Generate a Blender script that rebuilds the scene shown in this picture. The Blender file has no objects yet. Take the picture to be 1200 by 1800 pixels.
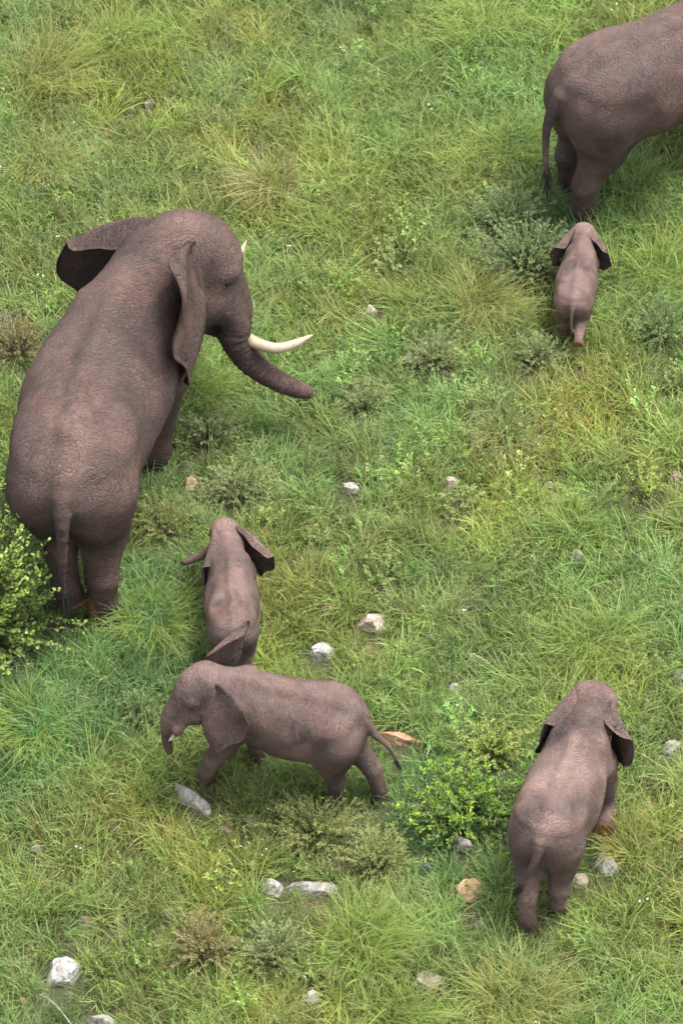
import bpy, math, random
import numpy as np
from mathutils import Vector, Matrix

RNG = np.random.default_rng(7)
random.seed(7)
scene = bpy.context.scene
COL = scene.collection
R = math.radians

# ------------------------------------------------------------------ camera, world, sun, exposure
PITCH, DIST, SC = R(50.0), 45.0, 145.0          # view angle below the horizon, metres to the middle of the ground, photo px per metre there
FPX = SC * DIST
cam = bpy.data.cameras.new('camera')
cam.sensor_width = 36.0
cam.lens = FPX / 1800.0 * 36.0
cam.clip_start, cam.clip_end = 0.5, 2000.0
cam_o = bpy.data.objects.new('camera', cam)
COL.objects.link(cam_o)
CAM = np.array([0.0, -DIST * math.cos(PITCH), DIST * math.sin(PITCH)])
cam_o.location = CAM
cam_o.rotation_euler = (math.pi / 2 - PITCH, 0, 0)
scene.camera = cam_o

SUN_EL, SUN_AZ = R(68), R(55)                    # azimuth measured from +Y towards +X
w = bpy.data.worlds.new('World')
scene.world = w
w.use_nodes = True
nt = w.node_tree
bg = nt.nodes['Background']
sky = nt.nodes.new('ShaderNodeTexSky')
sky.sky_type = 'NISHITA'
sky.sun_disc = False
sky.sun_elevation = SUN_EL
sky.sun_rotation = SUN_AZ
sky.air_density, sky.dust_density, sky.ozone_density = 1.0, 4.0, 1.0
hs = nt.nodes.new('ShaderNodeHueSaturation')     # a clouded sky: the same brightness, little blue
hs.inputs['Saturation'].default_value = 0.30
nt.links.new(sky.outputs[0], hs.inputs['Color'])
nt.links.new(hs.outputs[0], bg.inputs['Color'])
bg.inputs['Strength'].default_value = 0.13
sl = bpy.data.lights.new('sun', 'SUN')
sl.energy, sl.angle, sl.color = 1.5, R(16), (1.0, 0.965, 0.90)
sun = bpy.data.objects.new('sun', sl)
COL.objects.link(sun)
sd = Vector((math.sin(SUN_AZ) * math.cos(SUN_EL), math.cos(SUN_AZ) * math.cos(SUN_EL), math.sin(SUN_EL)))
sun.rotation_euler = sd.to_track_quat('Z', 'Y').to_euler()
vs = scene.view_settings
vs.view_transform, vs.look, vs.exposure, vs.gamma = 'Standard', 'None', 1.78, 1.0
vs.use_curve_mapping = False
scene.render.engine = 'CYCLES'
scene.cycles.max_bounces = 5
scene.cycles.diffuse_bounces = 2
scene.cycles.glossy_bounces = 2
scene.cycles.transmission_bounces = 3
scene.cycles.transparent_max_bounces = 4
scene.cycles.use_denoising = True
scene.cycles.use_adaptive_sampling = True
scene.cycles.adaptive_threshold = 0.02

CP, SP = math.cos(PITCH), math.sin(PITCH)
FWD = np.array([0, CP, -SP]); UP = np.array([0, SP, CP]); RIGHT = np.array([1.0, 0, 0])
def at(px, py, z=0.0):
    """ground-plan point whose height is z and that the photo shows at pixel (px, py)"""
    d = FWD * FPX + RIGHT * (px - 600.0) + UP * (900.0 - py)
    t = (z - CAM[2]) / d[2]
    return CAM + d * t
def pix(P):
    v = np.asarray(P, float) - CAM
    dp = v @ FWD
    return np.stack([600 + FPX * (v @ RIGHT) / dp, 900 - FPX * (v @ UP) / dp], -1)

# ------------------------------------------------------------------ numeric helpers
def hashn(*c):
    h = np.zeros_like(c[0], dtype=np.uint32)
    for k, a in zip((374761393, 668265263, 2147483647, 1274126177), c):
        h = h + (a.astype(np.int64) & 0xffffffff).astype(np.uint32) * np.uint32(k)
        h = (h ^ (h >> np.uint32(13))) * np.uint32(1274126177)
    h ^= h >> np.uint32(16)
    return h.astype(np.float32) / np.float32(4294967295.0)
def vnoise(*c):
    """value noise in any dimension, 0..1"""
    n = len(c)
    i = [np.floor(a).astype(np.int64) for a in c]
    f = [(a - b).astype(np.float32) for a, b in zip(c, i)]
    f = [t * t * (3 - 2 * t) for t in f]
    out = 0
    for m in range(1 << n):
        wgt = 1
        cc = []
        for k in range(n):
            b = (m >> k) & 1
            wgt = wgt * (f[k] if b else 1 - f[k])
            cc.append(i[k] + b)
        out = out + wgt * hashn(*cc)
    return out
def fbm(*c, oct=3):
    s, a, t = 0, 1.0, 0
    for k in range(oct):
        s = s + a * vnoise(*[q * (2 ** k) + 17.3 * k for q in c]); t += a; a *= 0.5
    return s / t
def ground_z(x, y):
    x = np.asarray(x, float); y = np.asarray(y, float)
    return 0.10 * (fbm(x * 0.35 + 50, y * 0.35 + 50, oct=3) - 0.5)
def bell(px, py, blobs):
    """how strongly a patch listed as (px, py, radius, weight) in the photo covers these pixels"""
    s = np.zeros_like(px)
    for b in blobs:
        s = s + b[3] * np.exp(-((px - b[0]) ** 2 + (py - b[1]) ** 2) / (b[2] ** 2))
    return s

def mesh_obj(name, verts, faces, mat=None, parent=None, smooth=True, attrs=None, link=True):
    me = bpy.data.meshes.new(name)
    verts = np.asarray(verts, np.float32)
    if isinstance(faces, np.ndarray):
        n, k = faces.shape
        me.vertices.add(len(verts)); me.vertices.foreach_set('co', verts.ravel())
        me.loops.add(n * k); me.loops.foreach_set('vertex_index', faces.astype(np.int32).ravel())
        me.polygons.add(n); me.polygons.foreach_set('loop_start', np.arange(0, n * k, k, dtype=np.int32))
        me.update(calc_edges=True)
    else:
        me.from_pydata([tuple(v) for v in verts], [], [tuple(f) for f in faces])
        me.update()
    if smooth and len(me.polygons):
        me.polygons.foreach_set('use_smooth', np.ones(len(me.polygons), bool))
    for an, av in (attrs or {}).items():
        a = me.attributes.new(an, 'FLOAT', 'POINT')
        a.data.foreach_set('value', np.asarray(av, np.float32))
    if mat: me.materials.append(mat)
    o = bpy.data.objects.new(name, me)
    if link: COL.objects.link(o)
    if parent: o.parent = parent
    return o
def empty(name, loc=(0, 0, 0), rz=0.0):
    o = bpy.data.objects.new(name, None)
    o.empty_display_size = 0.2
    COL.objects.link(o)
    o.location = loc; o.rotation_euler = (0, 0, rz)
    return o
def tag(o, label=None, cat=None, group=None, kind=None):
    if label: o['label'] = label
    if cat: o['category'] = cat
    if group: o['group'] = group
    if kind: o['kind'] = kind
    return o

def tube(points, radii, seg=8, cap=True):
    """verts, quad faces of a tube along a polyline"""
    P = np.asarray(points, float); n = len(P)
    T = np.gradient(P, axis=0); T /= np.linalg.norm(T, axis=1)[:, None] + 1e-9
    ref = np.array([0.31, 0.77, 0.55])
    A = np.cross(T, ref); A /= np.linalg.norm(A, axis=1)[:, None] + 1e-9
    B = np.cross(T, A)
    th = np.linspace(0, 2 * math.pi, seg, endpoint=False)
    V = (P[:, None] + np.asarray(radii)[:, None, None] * (np.cos(th)[None, :, None] * A[:, None] + np.sin(th)[None, :, None] * B[:, None])).reshape(-1, 3)
    F = []
    for i in range(n - 1):
        for j in range(seg):
            a, b = i * seg + j, i * seg + (j + 1) % seg
            F.append((a, b, b + seg, a + seg))
    return V, np.array(F)
def catmull(pts, m):
    P = np.asarray(pts, float)
    P = np.vstack([2 * P[0] - P[1], P, 2 * P[-1] - P[-2]])
    n = len(P) - 3
    t = np.linspace(0, n - 1e-6, m)
    i = t.astype(int); f = (t - i)[:, None]
    p0, p1, p2, p3 = P[i], P[i + 1], P[i + 2], P[i + 3]
    return 0.5 * (2 * p1 + (p2 - p0) * f + (2 * p0 - 5 * p1 + 4 * p2 - p3) * f ** 2 + (3 * p1 - p0 - 3 * p2 + p3) * f ** 3)
class Bag:
    """collects pieces of one mesh"""
    def __init__(s): s.v, s.f, s.n, s.a = [], [], 0, {}
    def add(s, V, F, **attrs):
        V = np.asarray(V); s.v.append(V); s.f.append(np.asarray(F) + s.n); s.n += len(V)
        for k, x in attrs.items(): s.a.setdefault(k, []).append(np.broadcast_to(np.asarray(x, np.float32), (len(V),)))
    def obj(s, name, mat, parent=None, **k):
        return mesh_obj(name, np.vstack(s.v), np.vstack(s.f), mat, parent, attrs={q: np.concatenate(x) for q, x in s.a.items()}, **k)

# ------------------------------------------------------------------ materials
def newmat(name):
    m = bpy.data.materials.new(name); m.use_nodes = True
    nt = m.node_tree
    b = nt.nodes['Principled BSDF']
    return m, nt, b
def N(nt, t, **k):
    n = nt.nodes.new(t)
    for a, v in k.items(): setattr(n, a, v)
    return n
def ramp(nt, src, stops):
    r = N(nt, 'ShaderNodeValToRGB')
    e = r.color_ramp.elements
    while len(e) < len(stops): e.new(0.5)
    for q, (p, c) in zip(e, stops):
        q.position = p
        q.color = (c[0], c[1], c[2], 1) if isinstance(c, tuple) else (c, c, c, 1)
    nt.links.new(src, r.inputs[0])
    return r.outputs[0]
def mixc(nt, fac, a, b, mode='MIX'):
    n = N(nt, 'ShaderNodeMix', data_type='RGBA', blend_type=mode)
    for sock, v in ((n.inputs[0], fac), (n.inputs[6], a), (n.inputs[7], b)):
        if isinstance(v, (int, float)): sock.default_value = v
        elif isinstance(v, tuple): sock.default_value = (*v, 1)
        else: nt.links.new(v, sock)
    return n.outputs[2]
def math_(nt, op, a, b=None):
    n = N(nt, 'ShaderNodeMath', operation=op)
    for s, v in zip(n.inputs, (a, b)):
        if v is None: continue
        if isinstance(v, (int, float)): s.default_value = v
        else: nt.links.new(v, s)
    return n.outputs[0]
def attr(nt, name, kind='GEOMETRY', out='Fac'):
    n = N(nt, 'ShaderNodeAttribute', attribute_name=name, attribute_type=kind)
    return n.outputs[out]
def noise(nt, vec, scale, detail=3, rough=0.55, dim='3D', w=None, dist=0.0):
    n = N(nt, 'ShaderNodeTexNoise', noise_dimensions=dim)
    n.inputs['Scale'].default_value = scale
    n.inputs['Detail'].default_value = detail
    n.inputs['Roughness'].default_value = rough
    n.inputs['Distortion'].default_value = dist
    if vec is not None: nt.links.new(vec, n.inputs['Vector'])
    if w is not None: nt.links.new(w, n.inputs['W'])
    return n.outputs['Fac']

def skin_material(name, H, shift, dark=1.0):
    m, nt, b = newmat(name)
    tc = N(nt, 'ShaderNodeTexCoord').outputs['Object']
    mp = N(nt, 'ShaderNodeMapping'); mp.inputs['Location'].default_value = (shift, shift * 1.7, 0)
    nt.links.new(tc, mp.inputs['Vector']); vec = mp.outputs[0]
    g = 1.0 / H ** 0.6
    n1 = noise(nt, vec, 1.9 * g, 6, 0.62)
    n2 = noise(nt, vec, 9.0 * g, 5, 0.65)
    d = dark * 1.45
    c = ramp(nt, n1, [(0.36, (0.031 * d, 0.0225 * d, 0.0195 * d)), (0.5, (0.058 * d, 0.0365 * d, 0.0305 * d)), (0.64, (0.100 * d, 0.0640 * d, 0.0530 * d))])
    n5 = noise(nt, mp.outputs[0], 3.4 * g, 5, 0.7, dist=0.8)   # greyer, damper patches
    c = mixc(nt, ramp(nt, n5, [(0.44, 0.0), (0.64, 0.8)]), c, (0.029 * d, 0.0245 * d, 0.0235 * d))
    c = mixc(nt, ramp(nt, n2, [(0.40, 0.0), (0.7, 0.55)]), c, (0.062 * d, 0.044 * d, 0.041 * d))
    n3 = noise(nt, vec, 38.0 * g, 3, 0.7)                     # dry dust flecks
    c = mixc(nt, ramp(nt, n3, [(0.58, 0.0), (0.78, 0.5)]), c, (0.125 * d, 0.085 * d, 0.072 * d))
    c = mixc(nt, math_(nt, 'MULTIPLY', attr(nt, 'dust'), 0.8), c, (0.110 * d, 0.076 * d, 0.067 * d))
    c = mixc(nt, attr(nt, 'leg_mud_ear_dark'), c, (0.010, 0.0088, 0.009))
    c = mixc(nt, attr(nt, 'sole'), c, (0.19, 0.088, 0.038))
    nt.links.new(c, b.inputs['Base Color'])
    b.inputs['Roughness'].default_value = 0.72
    b.inputs['Specular IOR Level'].default_value = 0.10
    # fine skin relief: cross wrinkles that follow the limb, a leathery net, grain
    wn = N(nt, 'ShaderNodeTexNoise'); wn.inputs['Scale'].default_value = 6 * g
    nt.links.new(vec, wn.inputs['Vector'])
    vm = N(nt, 'ShaderNodeVectorMath', operation='MULTIPLY_ADD')
    nt.links.new(wn.outputs['Color'], vm.inputs[0]); vm.inputs[1].default_value = (0.12 / g,) * 3; nt.links.new(vec, vm.inputs[2])
    sx = N(nt, 'ShaderNodeSeparateXYZ'); nt.links.new(vm.outputs[0], sx.inputs[0])         # wrinkles run round the barrel and the limbs, not along them
    wob = math_(nt, 'MULTIPLY', math_(nt, 'SUBTRACT', noise(nt, vec, 5 * g, 2), 0.5), 0.16 / g)
    st = N(nt, 'ShaderNodeCombineXYZ')
    nt.links.new(math_(nt, 'MULTIPLY', math_(nt, 'ADD', attr(nt, 'u'), wob), 2.6), st.inputs[0])
    nt.links.new(math_(nt, 'MULTIPLY', math_(nt, 'ADD', sx.outputs[0], sx.outputs[1]), 0.75), st.inputs[1])
    nt.links.new(math_(nt, 'MULTIPLY', math_(nt, 'SUBTRACT', sx.outputs[2], math_(nt, 'MULTIPLY', sx.outputs[0], 0.4)), 0.75), st.inputs[2])
    ks = []
    for sc_, wd_, vv_ in ((24.0, 0.09, st.outputs[0]), (46.0, 0.12, vm.outputs[0])):
        vo = N(nt, 'ShaderNodeTexVoronoi', feature='DISTANCE_TO_EDGE', voronoi_dimensions='3D')
        vo.inputs['Scale'].default_value = sc_ * g
        nt.links.new(vv_, vo.inputs['Vector'])
        ks.append(ramp(nt, vo.outputs['Distance'], [(0.0, 0.0), (wd_, 1.0)]))
    k1, k2 = ks
    k3 = noise(nt, vec, 70 * g, 4, 0.7)
    k4 = noise(nt, st.outputs[0], 7 * g, 4, 0.65)
    hgt = math_(nt, 'ADD', math_(nt, 'ADD', math_(nt, 'MULTIPLY', k4, 0.5), math_(nt, 'MULTIPLY', k1, 0.75)), math_(nt, 'ADD', math_(nt, 'MULTIPLY', k2, 0.32), math_(nt, 'MULTIPLY', k3, 0.3)))
    bp = N(nt, 'ShaderNodeBump'); bp.inputs['Strength'].default_value = 0.8
    bp.inputs['Distance'].default_value = 0.011 * H ** 0.5
    nt.links.new(hgt, bp.inputs['Height']); nt.links.new(bp.outputs[0], b.inputs['Normal'])
    return m

def ivory_material():
    m, nt, b = newmat('ivory')
    tc = N(nt, 'ShaderNodeTexCoord').outputs['Object']
    c = ramp(nt, attr(nt, 'tip'), [(0.0, (0.14, 0.085, 0.05)), (0.25, (0.30, 0.23, 0.15)), (1.0, (0.42, 0.36, 0.255))])
    n = noise(nt, tc, 22, 4, 0.7)
    c = mixc(nt, ramp(nt, n, [(0.48, 0.0), (0.72, 0.65)]), c, (0.20, 0.13, 0.08))
    nt.links.new(c, b.inputs['Base Color']); b.inputs['Roughness'].default_value = 0.42
    return m
def plain(name, col, rough=0.7, nscale=20.0, var=0.35):
    m, nt, b = newmat(name)
    tc = N(nt, 'ShaderNodeTexCoord').outputs['Object']
    n = noise(nt, tc, nscale, 4, 0.6)
    lo = tuple(v * (1 - var) for v in col); hi = tuple(min(1, v * (1 + var)) for v in col)
    nt.links.new(ramp(nt, n, [(0.3, lo), (0.7, hi)]), b.inputs['Base Color'])
    b.inputs['Roughness'].default_value = rough
    return m

def leaf_material(name, lo, hi, tipc, inst=True, trans=0.35, tipw=0.6, rough=0.5):
    """blade or leaf: each piece its own tone between lo and hi (attribute rnd), tip colour towards the end, whole plants varied by tint"""
    m, nt, b = newmat(name)
    c = ramp(nt, attr(nt, 'rnd'), [(0.0, lo), (1.0, hi)])
    c = mixc(nt, math_(nt, 'MULTIPLY', math_(nt, 'POWER', attr(nt, 'tip'), 2.0), tipw), c, tipc)
    if inst:
        c = mixc(nt, 1.0, c, attr(nt, 'tint', 'INSTANCER', 'Color'), 'MULTIPLY')
    nt.links.new(c, b.inputs['Base Color'])
    b.inputs['Roughness'].default_value = rough
    b.inputs['Specular IOR Level'].default_value = 0.35
    tr = N(nt, 'ShaderNodeBsdfTranslucent'); nt.links.new(c, tr.inputs['Color'])
    mx = N(nt, 'ShaderNodeMixShader'); mx.inputs[0].default_value = trans
    nt.links.new(b.outputs[0], mx.inputs[1]); nt.links.new(tr.outputs[0], mx.inputs[2])
    nt.links.new(mx.outputs[0], nt.nodes['Material Output'].inputs['Surface'])
    return m

# ------------------------------------------------------------------ ground
def ground_material():
    m, nt, b = newmat('soil')
    tc = N(nt, 'ShaderNodeTexCoord').outputs['Object']
    n1 = noise(nt, tc, 0.9, 6, 0.65)
    n2 = noise(nt, tc, 14.0, 5, 0.7)
    c = ramp(nt, n1, [(0.35, (0.034, 0.040, 0.014)), (0.5, (0.050, 0.044, 0.020)), (0.66, (0.085, 0.055, 0.034))])
    c = mixc(nt, ramp(nt, n2, [(0.4, 0.0), (0.7, 0.7)]), c, (0.036, 0.055, 0.014))
    nt.links.new(c, b.inputs['Base Color']); b.inputs['Roughness'].default_value = 0.95
    bp = N(nt, 'ShaderNodeBump'); bp.inputs['Strength'].default_value = 0.8; bp.inputs['Distance'].default_value = 0.03
    nt.links.new(n2, bp.inputs['Height']); nt.links.new(bp.outputs[0], b.inputs['Normal'])
    return m
xs = np.unique(np.concatenate([np.linspace(-300, -14, 16), np.linspace(-14, 14, 113), np.linspace(14, 300, 16)]))
X, Y = np.meshgrid(xs, xs, indexing='ij')
nn = len(xs)
ii = np.arange(nn * nn).reshape(nn, nn)
gf = np.stack([ii[:-1, :-1], ii[1:, :-1], ii[1:, 1:], ii[:-1, 1:]], -1).reshape(-1, 4)
g = mesh_obj('ground', np.stack([X, Y, ground_z(X, Y)], -1).reshape(-1, 3), gf, ground_material())
tag(g, 'brown soil under the grass across the whole slope', 'ground', kind='structure')

# ------------------------------------------------------------------ elephants
def rot(axis, a):
    return np.array(Matrix.Rotation(a, 3, axis))
def sd_cone(P, a, b, ra, rb):
    ab = b - a; L2 = ab @ ab
    t = np.clip(((P - a) @ ab) / L2, 0, 1)
    return np.linalg.norm(P - (a + t[..., None] * ab), axis=-1) - (ra + t * (rb - ra)), t
def sd_ell(P, c, r, Rm=None):
    q = P - c
    if Rm is not None: q = q @ Rm
    q = q / r
    k0 = np.linalg.norm(q, axis=-1)
    k1 = np.linalg.norm(q / r, axis=-1) + 1e-9
    return k0 * (k0 - 1) / k1
def smin(a, b, k):
    h = np.clip(0.5 + 0.5 * (b - a) / k, 0, 1)
    return b * (1 - h) + a * h - k * h * (1 - h)

STA = np.array([  # x, centre z, half width, half height up, half height down
    [-0.700, 0.740, 0.010, 0.010, 0.010], [-0.682, 0.735, 0.070, 0.062, 0.065], [-0.635, 0.72, 0.132, 0.135, 0.125], [-0.55, 0.705, 0.188, 0.202, 0.170],
    [-0.41, 0.69, 0.240, 0.265, 0.225], [-0.22, 0.675, 0.285, 0.282, 0.280], [0.0, 0.675, 0.284, 0.277, 0.275], [0.20, 0.69, 0.238, 0.283, 0.240],
    [0.36, 0.73, 0.178, 0.255, 0.215], [0.48, 0.775, 0.132, 0.190, 0.17], [0.58, 0.815, 0.085, 0.12, 0.11], [0.62, 0.82, 0.01, 0.01, 0.01]])
_xs = np.linspace(STA[0, 0], STA[-1, 0], 400)
_tb = catmull(STA, 1200)
STF = np.stack([np.interp(_xs, _tb[:, 0], _tb[:, k]) for k in range(1, 5)], -1)

def surface_nets(D, org, v):
    S = D < 0
    nx, ny, nz = D.shape
    c = np.zeros((nx - 1, ny - 1, nz - 1), np.uint8)
    offs = [(i, j, k) for i in (0, 1) for j in (0, 1) for k in (0, 1)]
    for (i, j, k) in offs: c += S[i:nx - 1 + i, j:ny - 1 + j, k:nz - 1 + k]
    act = np.argwhere((c > 0) & (c < 8))
    idx = -np.ones(c.shape, np.int32)
    idx[tuple(act.T)] = np.arange(len(act))
    vals = {o: D[act[:, 0] + o[0], act[:, 1] + o[1], act[:, 2] + o[2]] for o in offs}
    acc = np.zeros((len(act), 3)); cnt = np.zeros(len(act))
    for a in offs:
        for ax in range(3):
            if a[ax]: continue
            b = list(a); b[ax] = 1; b = tuple(b)
            da, db = vals[a], vals[b]
            m = (da < 0) != (db < 0)
            t = np.where(m, da / np.where(m, da - db, 1), 0)
            p = np.tile(np.array(a, float), (len(act), 1)); p[:, ax] = t
            acc += p * m[:, None]; cnt += m
    V = (act + acc / cnt[:, None]) * v + org
    F = []
    for ax in range(3):
        sl0 = [slice(None)] * 3; sl1 = [slice(None)] * 3
        sl0[ax] = slice(0, -1); sl1[ax] = slice(1, None)
        ch = S[tuple(sl0)] != S[tuple(sl1)]
        e = np.argwhere(ch)
        o1, o2 = [(1, 2), (2, 0), (0, 1)][ax]
        ok = (e[:, o1] > 0) & (e[:, o2] > 0) & (e[:, o1] < D.shape[o1] - 1) & (e[:, o2] < D.shape[o2] - 1)
        e = e[ok]
        def cell(d1, d2):
            q = e.copy(); q[:, o1] -= d1; q[:, o2] -= d2
            return idx[q[:, 0], q[:, 1], q[:, 2]]
        quad = np.stack([cell(1, 1), cell(0, 1), cell(0, 0), cell(1, 0)], -1)
        flip = ~S[e[:, 0], e[:, 1], e[:, 2]]
        quad[flip] = quad[flip][:, ::-1]
        F.append(quad)
    return V, np.vstack(F)

def ear_mesh(side, phi, tau, size=1.0, curl=0.0, flap=0.085, wav=0.020, seed=0, drop=0.0, amax=100):
    """one ear in head coordinates (shoulder height 1); phi spreads it away from the neck, tau swings its lower lobe outwards; the upper margin folds over backwards"""
    m, nf = 60, 22
    out = catmull([(0.0, .15), (0.04, .21), (0.13, .20 + flap * .8), (0.26, .18 + flap), (0.38, .10 + flap * .8), (0.44, 0.0 + flap * .3), (0.41, -.14), (0.32, -.26), (0.22, -.35), (0.13, -.39), (0.075, -.33), (0.035, -.22), (0.0, -.13)], m)
    inn = np.stack([np.zeros(m), np.linspace(.13, -.12, m)], -1)
    f = np.linspace(-0.10, 1.0, nf)
    vv = np.linspace(0, 1, m)[:, None]
    rag = 1 + 0.06 * np.sin(vv[:, 0] * 31 + seed * 3) * np.sin(vv[:, 0] * 13 + seed)
    st = inn[:, None] + ((out - inn) * rag[:, None])[:, None] * f[None, :, None]
    s, t = st[..., 0] * size, st[..., 1] * size
    f2 = np.broadcast_to(np.clip(f, 0, 1)[None], s.shape)
    off = curl * s ** 2 + wav * f2 ** 3 * np.sin(vv * 23 + seed) + 0.5 * wav * f2 ** 2 * np.sin(vv * 9 + seed * 2)
    tf = (0.155 - 0.10 * np.clip(s / 0.42, 0, 1) ** 2) * size          # fold line
    e = np.clip(t - tf, 0, 1); rf = 0.022 * size; am = R(amax)
    ang = np.minimum(e / rf, am); ex = np.maximum(0, e - rf * am)
    t2 = np.where(t > tf, tf + rf * np.sin(ang) + ex * math.cos(am), t)
    off = off - np.where(t > tf, rf * (1 - np.cos(ang)) + ex * math.sin(am), 0)
    S = np.array([-math.cos(phi), side * math.sin(phi), 0])
    T = np.array([0, -side * math.sin(tau), math.cos(tau)])
    T = T - S * (T @ S); T /= np.linalg.norm(T)
    Nn = np.cross(S, T) * -side                                        # towards the ear's outer (front) face
    if Nn @ np.array([math.sin(phi), side * math.cos(phi), 0]) < 0: Nn = -Nn
    base = np.array([0.185, 0.135 * side, 0.02])
    lean = np.array([-0.40, 0.0, 0.0])                                 # the root line leans back towards the crown
    P = base + s[..., None] * S + t2[..., None] * T + off[..., None] * Nn + t2[..., None] * lean * (1 - f2[..., None])
    P[..., 2] -= drop * s
    gu = np.gradient(P, axis=0); gv = np.gradient(P, axis=1)
    nr = np.cross(gu, gv); nr /= np.linalg.norm(nr, axis=-1)[..., None] + 1e-9
    if (nr[m // 2, nf // 2] @ Nn) < 0: nr = -nr
    th = (0.016 * (1 - f2) + 0.0032)
    A = (P + nr * th[..., None]).reshape(-1, 3); B = (P - nr * th[..., None]).reshape(-1, 3)
    n = m * nf
    q = np.arange(n).reshape(m, nf)
    fa = np.stack([q[:-1, :-1], q[1:, :-1], q[1:, 1:], q[:-1, 1:]], -1).reshape(-1, 4)
    rim = np.concatenate([q[0, :], q[1:, -1], q[-1, -2::-1]])
    fr = np.stack([rim[:-1], rim[1:], rim[1:] + n, rim[:-1] + n], -1)
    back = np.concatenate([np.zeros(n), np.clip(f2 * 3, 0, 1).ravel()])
    return np.vstack([A, B]), np.vstack([fa, fa[:, ::-1] + n, fr[:, ::-1]]), np.concatenate([(s * 1.0).ravel()] * 2), back

IVORY = ivory_material()
EYE = plain('eye_surface', (0.012, 0.009, 0.008), 0.15)
HAIR = plain('coarse_hair', (0.022, 0.02, 0.02), 0.6)

FEET = []
def elephant(name, label, H, anchor, px, heading, pose, dark=1.0, voxel=0.0125, shift=0.0):
    """H shoulder height; anchor: body point (shoulder height 1) that the photo shows at px; heading: degrees from +X"""
    P_ = dict(yaw=0, pitch=0, roll=0, bend=0.0, width=1.0, head=1.0, earL=(35, 20), earR=(35, 20), ear=1.0, legs={}, trunk=None, tail=None, tusk=None, neckup=0.0, dust=0.0, lx=1.0, shw=1.0)
    P_.update(pose)
    hd = R(heading)
    loc = at(px[0], px[1], anchor[2] * H)
    off = rot('Z', hd) @ np.array([anchor[0] * H * P_['lx'], anchor[1] * H, 0])
    loc = np.array([loc[0] - off[0], loc[1] - off[1], 0.0])
    loc[2] = float(ground_z(loc[0], loc[1]))
    W = P_['width']; bend = P_['bend']
    yo = lambda x: bend * np.clip(x + 0.45, 0, 2) ** 2
    SV = np.array([P_['lx'] * H, H, H])
    prims = []         # (kind, data, k, ukind)
    cone = lambda a, b, ra, rb, k, u0=0.0, u1=None, clip=None, grp='body': prims.append((np.asarray(a, float), np.asarray(b, float), ra, rb, k, u0, u1, clip, grp))
    # head frame
    Nk = np.array([0.47 + P_.get('neckx', 0), float(yo(0.47)) + P_.get('necky', 0), 0.84 + P_['neckup']])
    Rh = rot('Z', R(P_['yaw'])) @ rot('Y', R(P_['pitch'])) @ rot('X', R(P_['roll']))
    hs = P_['head']
    Hd = lambda p: Nk + Rh @ (np.asarray(p, float) * hs)
    ells = []
    def ell(c, r, k, frame='head'):
        if frame == 'head': ells.append((Hd(c), np.asarray(r) * hs, Rh, k, 'head'))
        else: ells.append((np.asarray(c, float), np.asarray(r, float), np.eye(3), k, 'body'))
    ell((0.235, 0, 0.045), (0.175, 0.150, 0.165), 0.05)
    ell((0.20, 0.06, 0.09), (0.12, 0.085, 0.105), 0.04); ell((0.20, -0.06, 0.09), (0.12, 0.085, 0.105), 0.04)
    ell((0.335, 0, 0.02), (0.085, 0.105, 0.13), 0.05)
    for s in (-1, 1):
        ell((0.25, 0.075 * s, -0.115), (0.115, 0.075, 0.10), 0.04)
        ell((0.325, 0.112 * s, 0.012), (0.05, 0.03, 0.028), 0.03)
        ell((0.12, 0.10 * s, -0.02), (0.12, 0.07, 0.12), 0.05)
        # shoulder blade, hip bone, flank
        ell((0.31, 0.160 * W * s + float(yo(0.31)), 0.70), (0.11, 0.055, 0.20), 0.07, 'body')
        ell((-0.38, 0.135 * W * s, 0.83), (0.17, 0.09, 0.055), 0.12, 'body')
        ell((-0.47, 0.120 * W * s, 0.58), (0.150, 0.080, 0.20), 0.12, 'body')
    # spine ridge
    for x0, x1 in ((-0.62, -0.45), (-0.45, -0.25), (-0.25, -0.05), (-0.05, 0.15), (0.15, 0.32)):
        tz = lambda x: float(np.interp(x, _xs, STF[:, 0] + STF[:, 2]))
        cone((x0, float(yo(x0)), tz(x0) - 0.017), (x1, float(yo(x1)), tz(x1) - 0.017), 0.030, 0.030, 0.045, x0, x1)
    # neck
    nb = np.array([0.34, float(yo(0.34)), 0.76])
    cone(nb, Hd((0.10, 0, 0.01)), 0.165 * (0.5 + 0.5 * W) * P_['shw'], 0.140 * hs * (0.5 + 0.5 * P_['shw']), 0.06, 0.34, 0.62)
    cone(np.array([0.30, float(yo(0.30)), 0.86]), Hd((0.12, 0, 0.06)), 0.10, 0.10 * hs, 0.05, 0.30, 0.62)
    # face and jaw
    cone(Hd((0.31, 0, -0.02)), Hd((0.405, 0, -0.19)), 0.135 * hs, 0.092 * hs, 0.04, 0.7, 0.9)
    cone(Hd((0.22, 0, -0.17)), Hd((0.345, 0, -0.27)), 0.075 * hs, 0.032 * hs, 0.03, 0.7, 0.9)
    for s in (-1, 1):
        cone(Hd((0.33, 0.075 * s, -0.11)), Hd((0.395, 0.108 * s, -0.225)), 0.062 * hs, 0.047 * hs, 0.03, 0.7, 0.85)
    # trunk, given in head coordinates
    tp = P_['trunk'] or [(0.405, 0, -0.19), (0.45, 0, -0.32), (0.46, 0, -0.48), (0.44, 0, -0.62), (0.42, 0, -0.72), (0.43, 0, -0.80)]
    if P_.get('trunk_px'):                                     # the trunk's course read off the photo, each point at its own height
        tw = [(rot('Z', -hd) @ (at(a_, b_, z_) - loc)) / SV for a_, b_, z_ in P_['trunk_px']]
        tpl = catmull([Hd((0.395, 0, -0.15)), Hd((0.43, 0, -0.25))] + tw, 22)
    else:
        tpl = catmull([Hd(q) for q in tp], 22)
    tr = np.interp(np.linspace(0, 1, 22), [0, 0.25, 0.6, 1], [0.084, 0.068, 0.046, 0.027]) * hs
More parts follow.
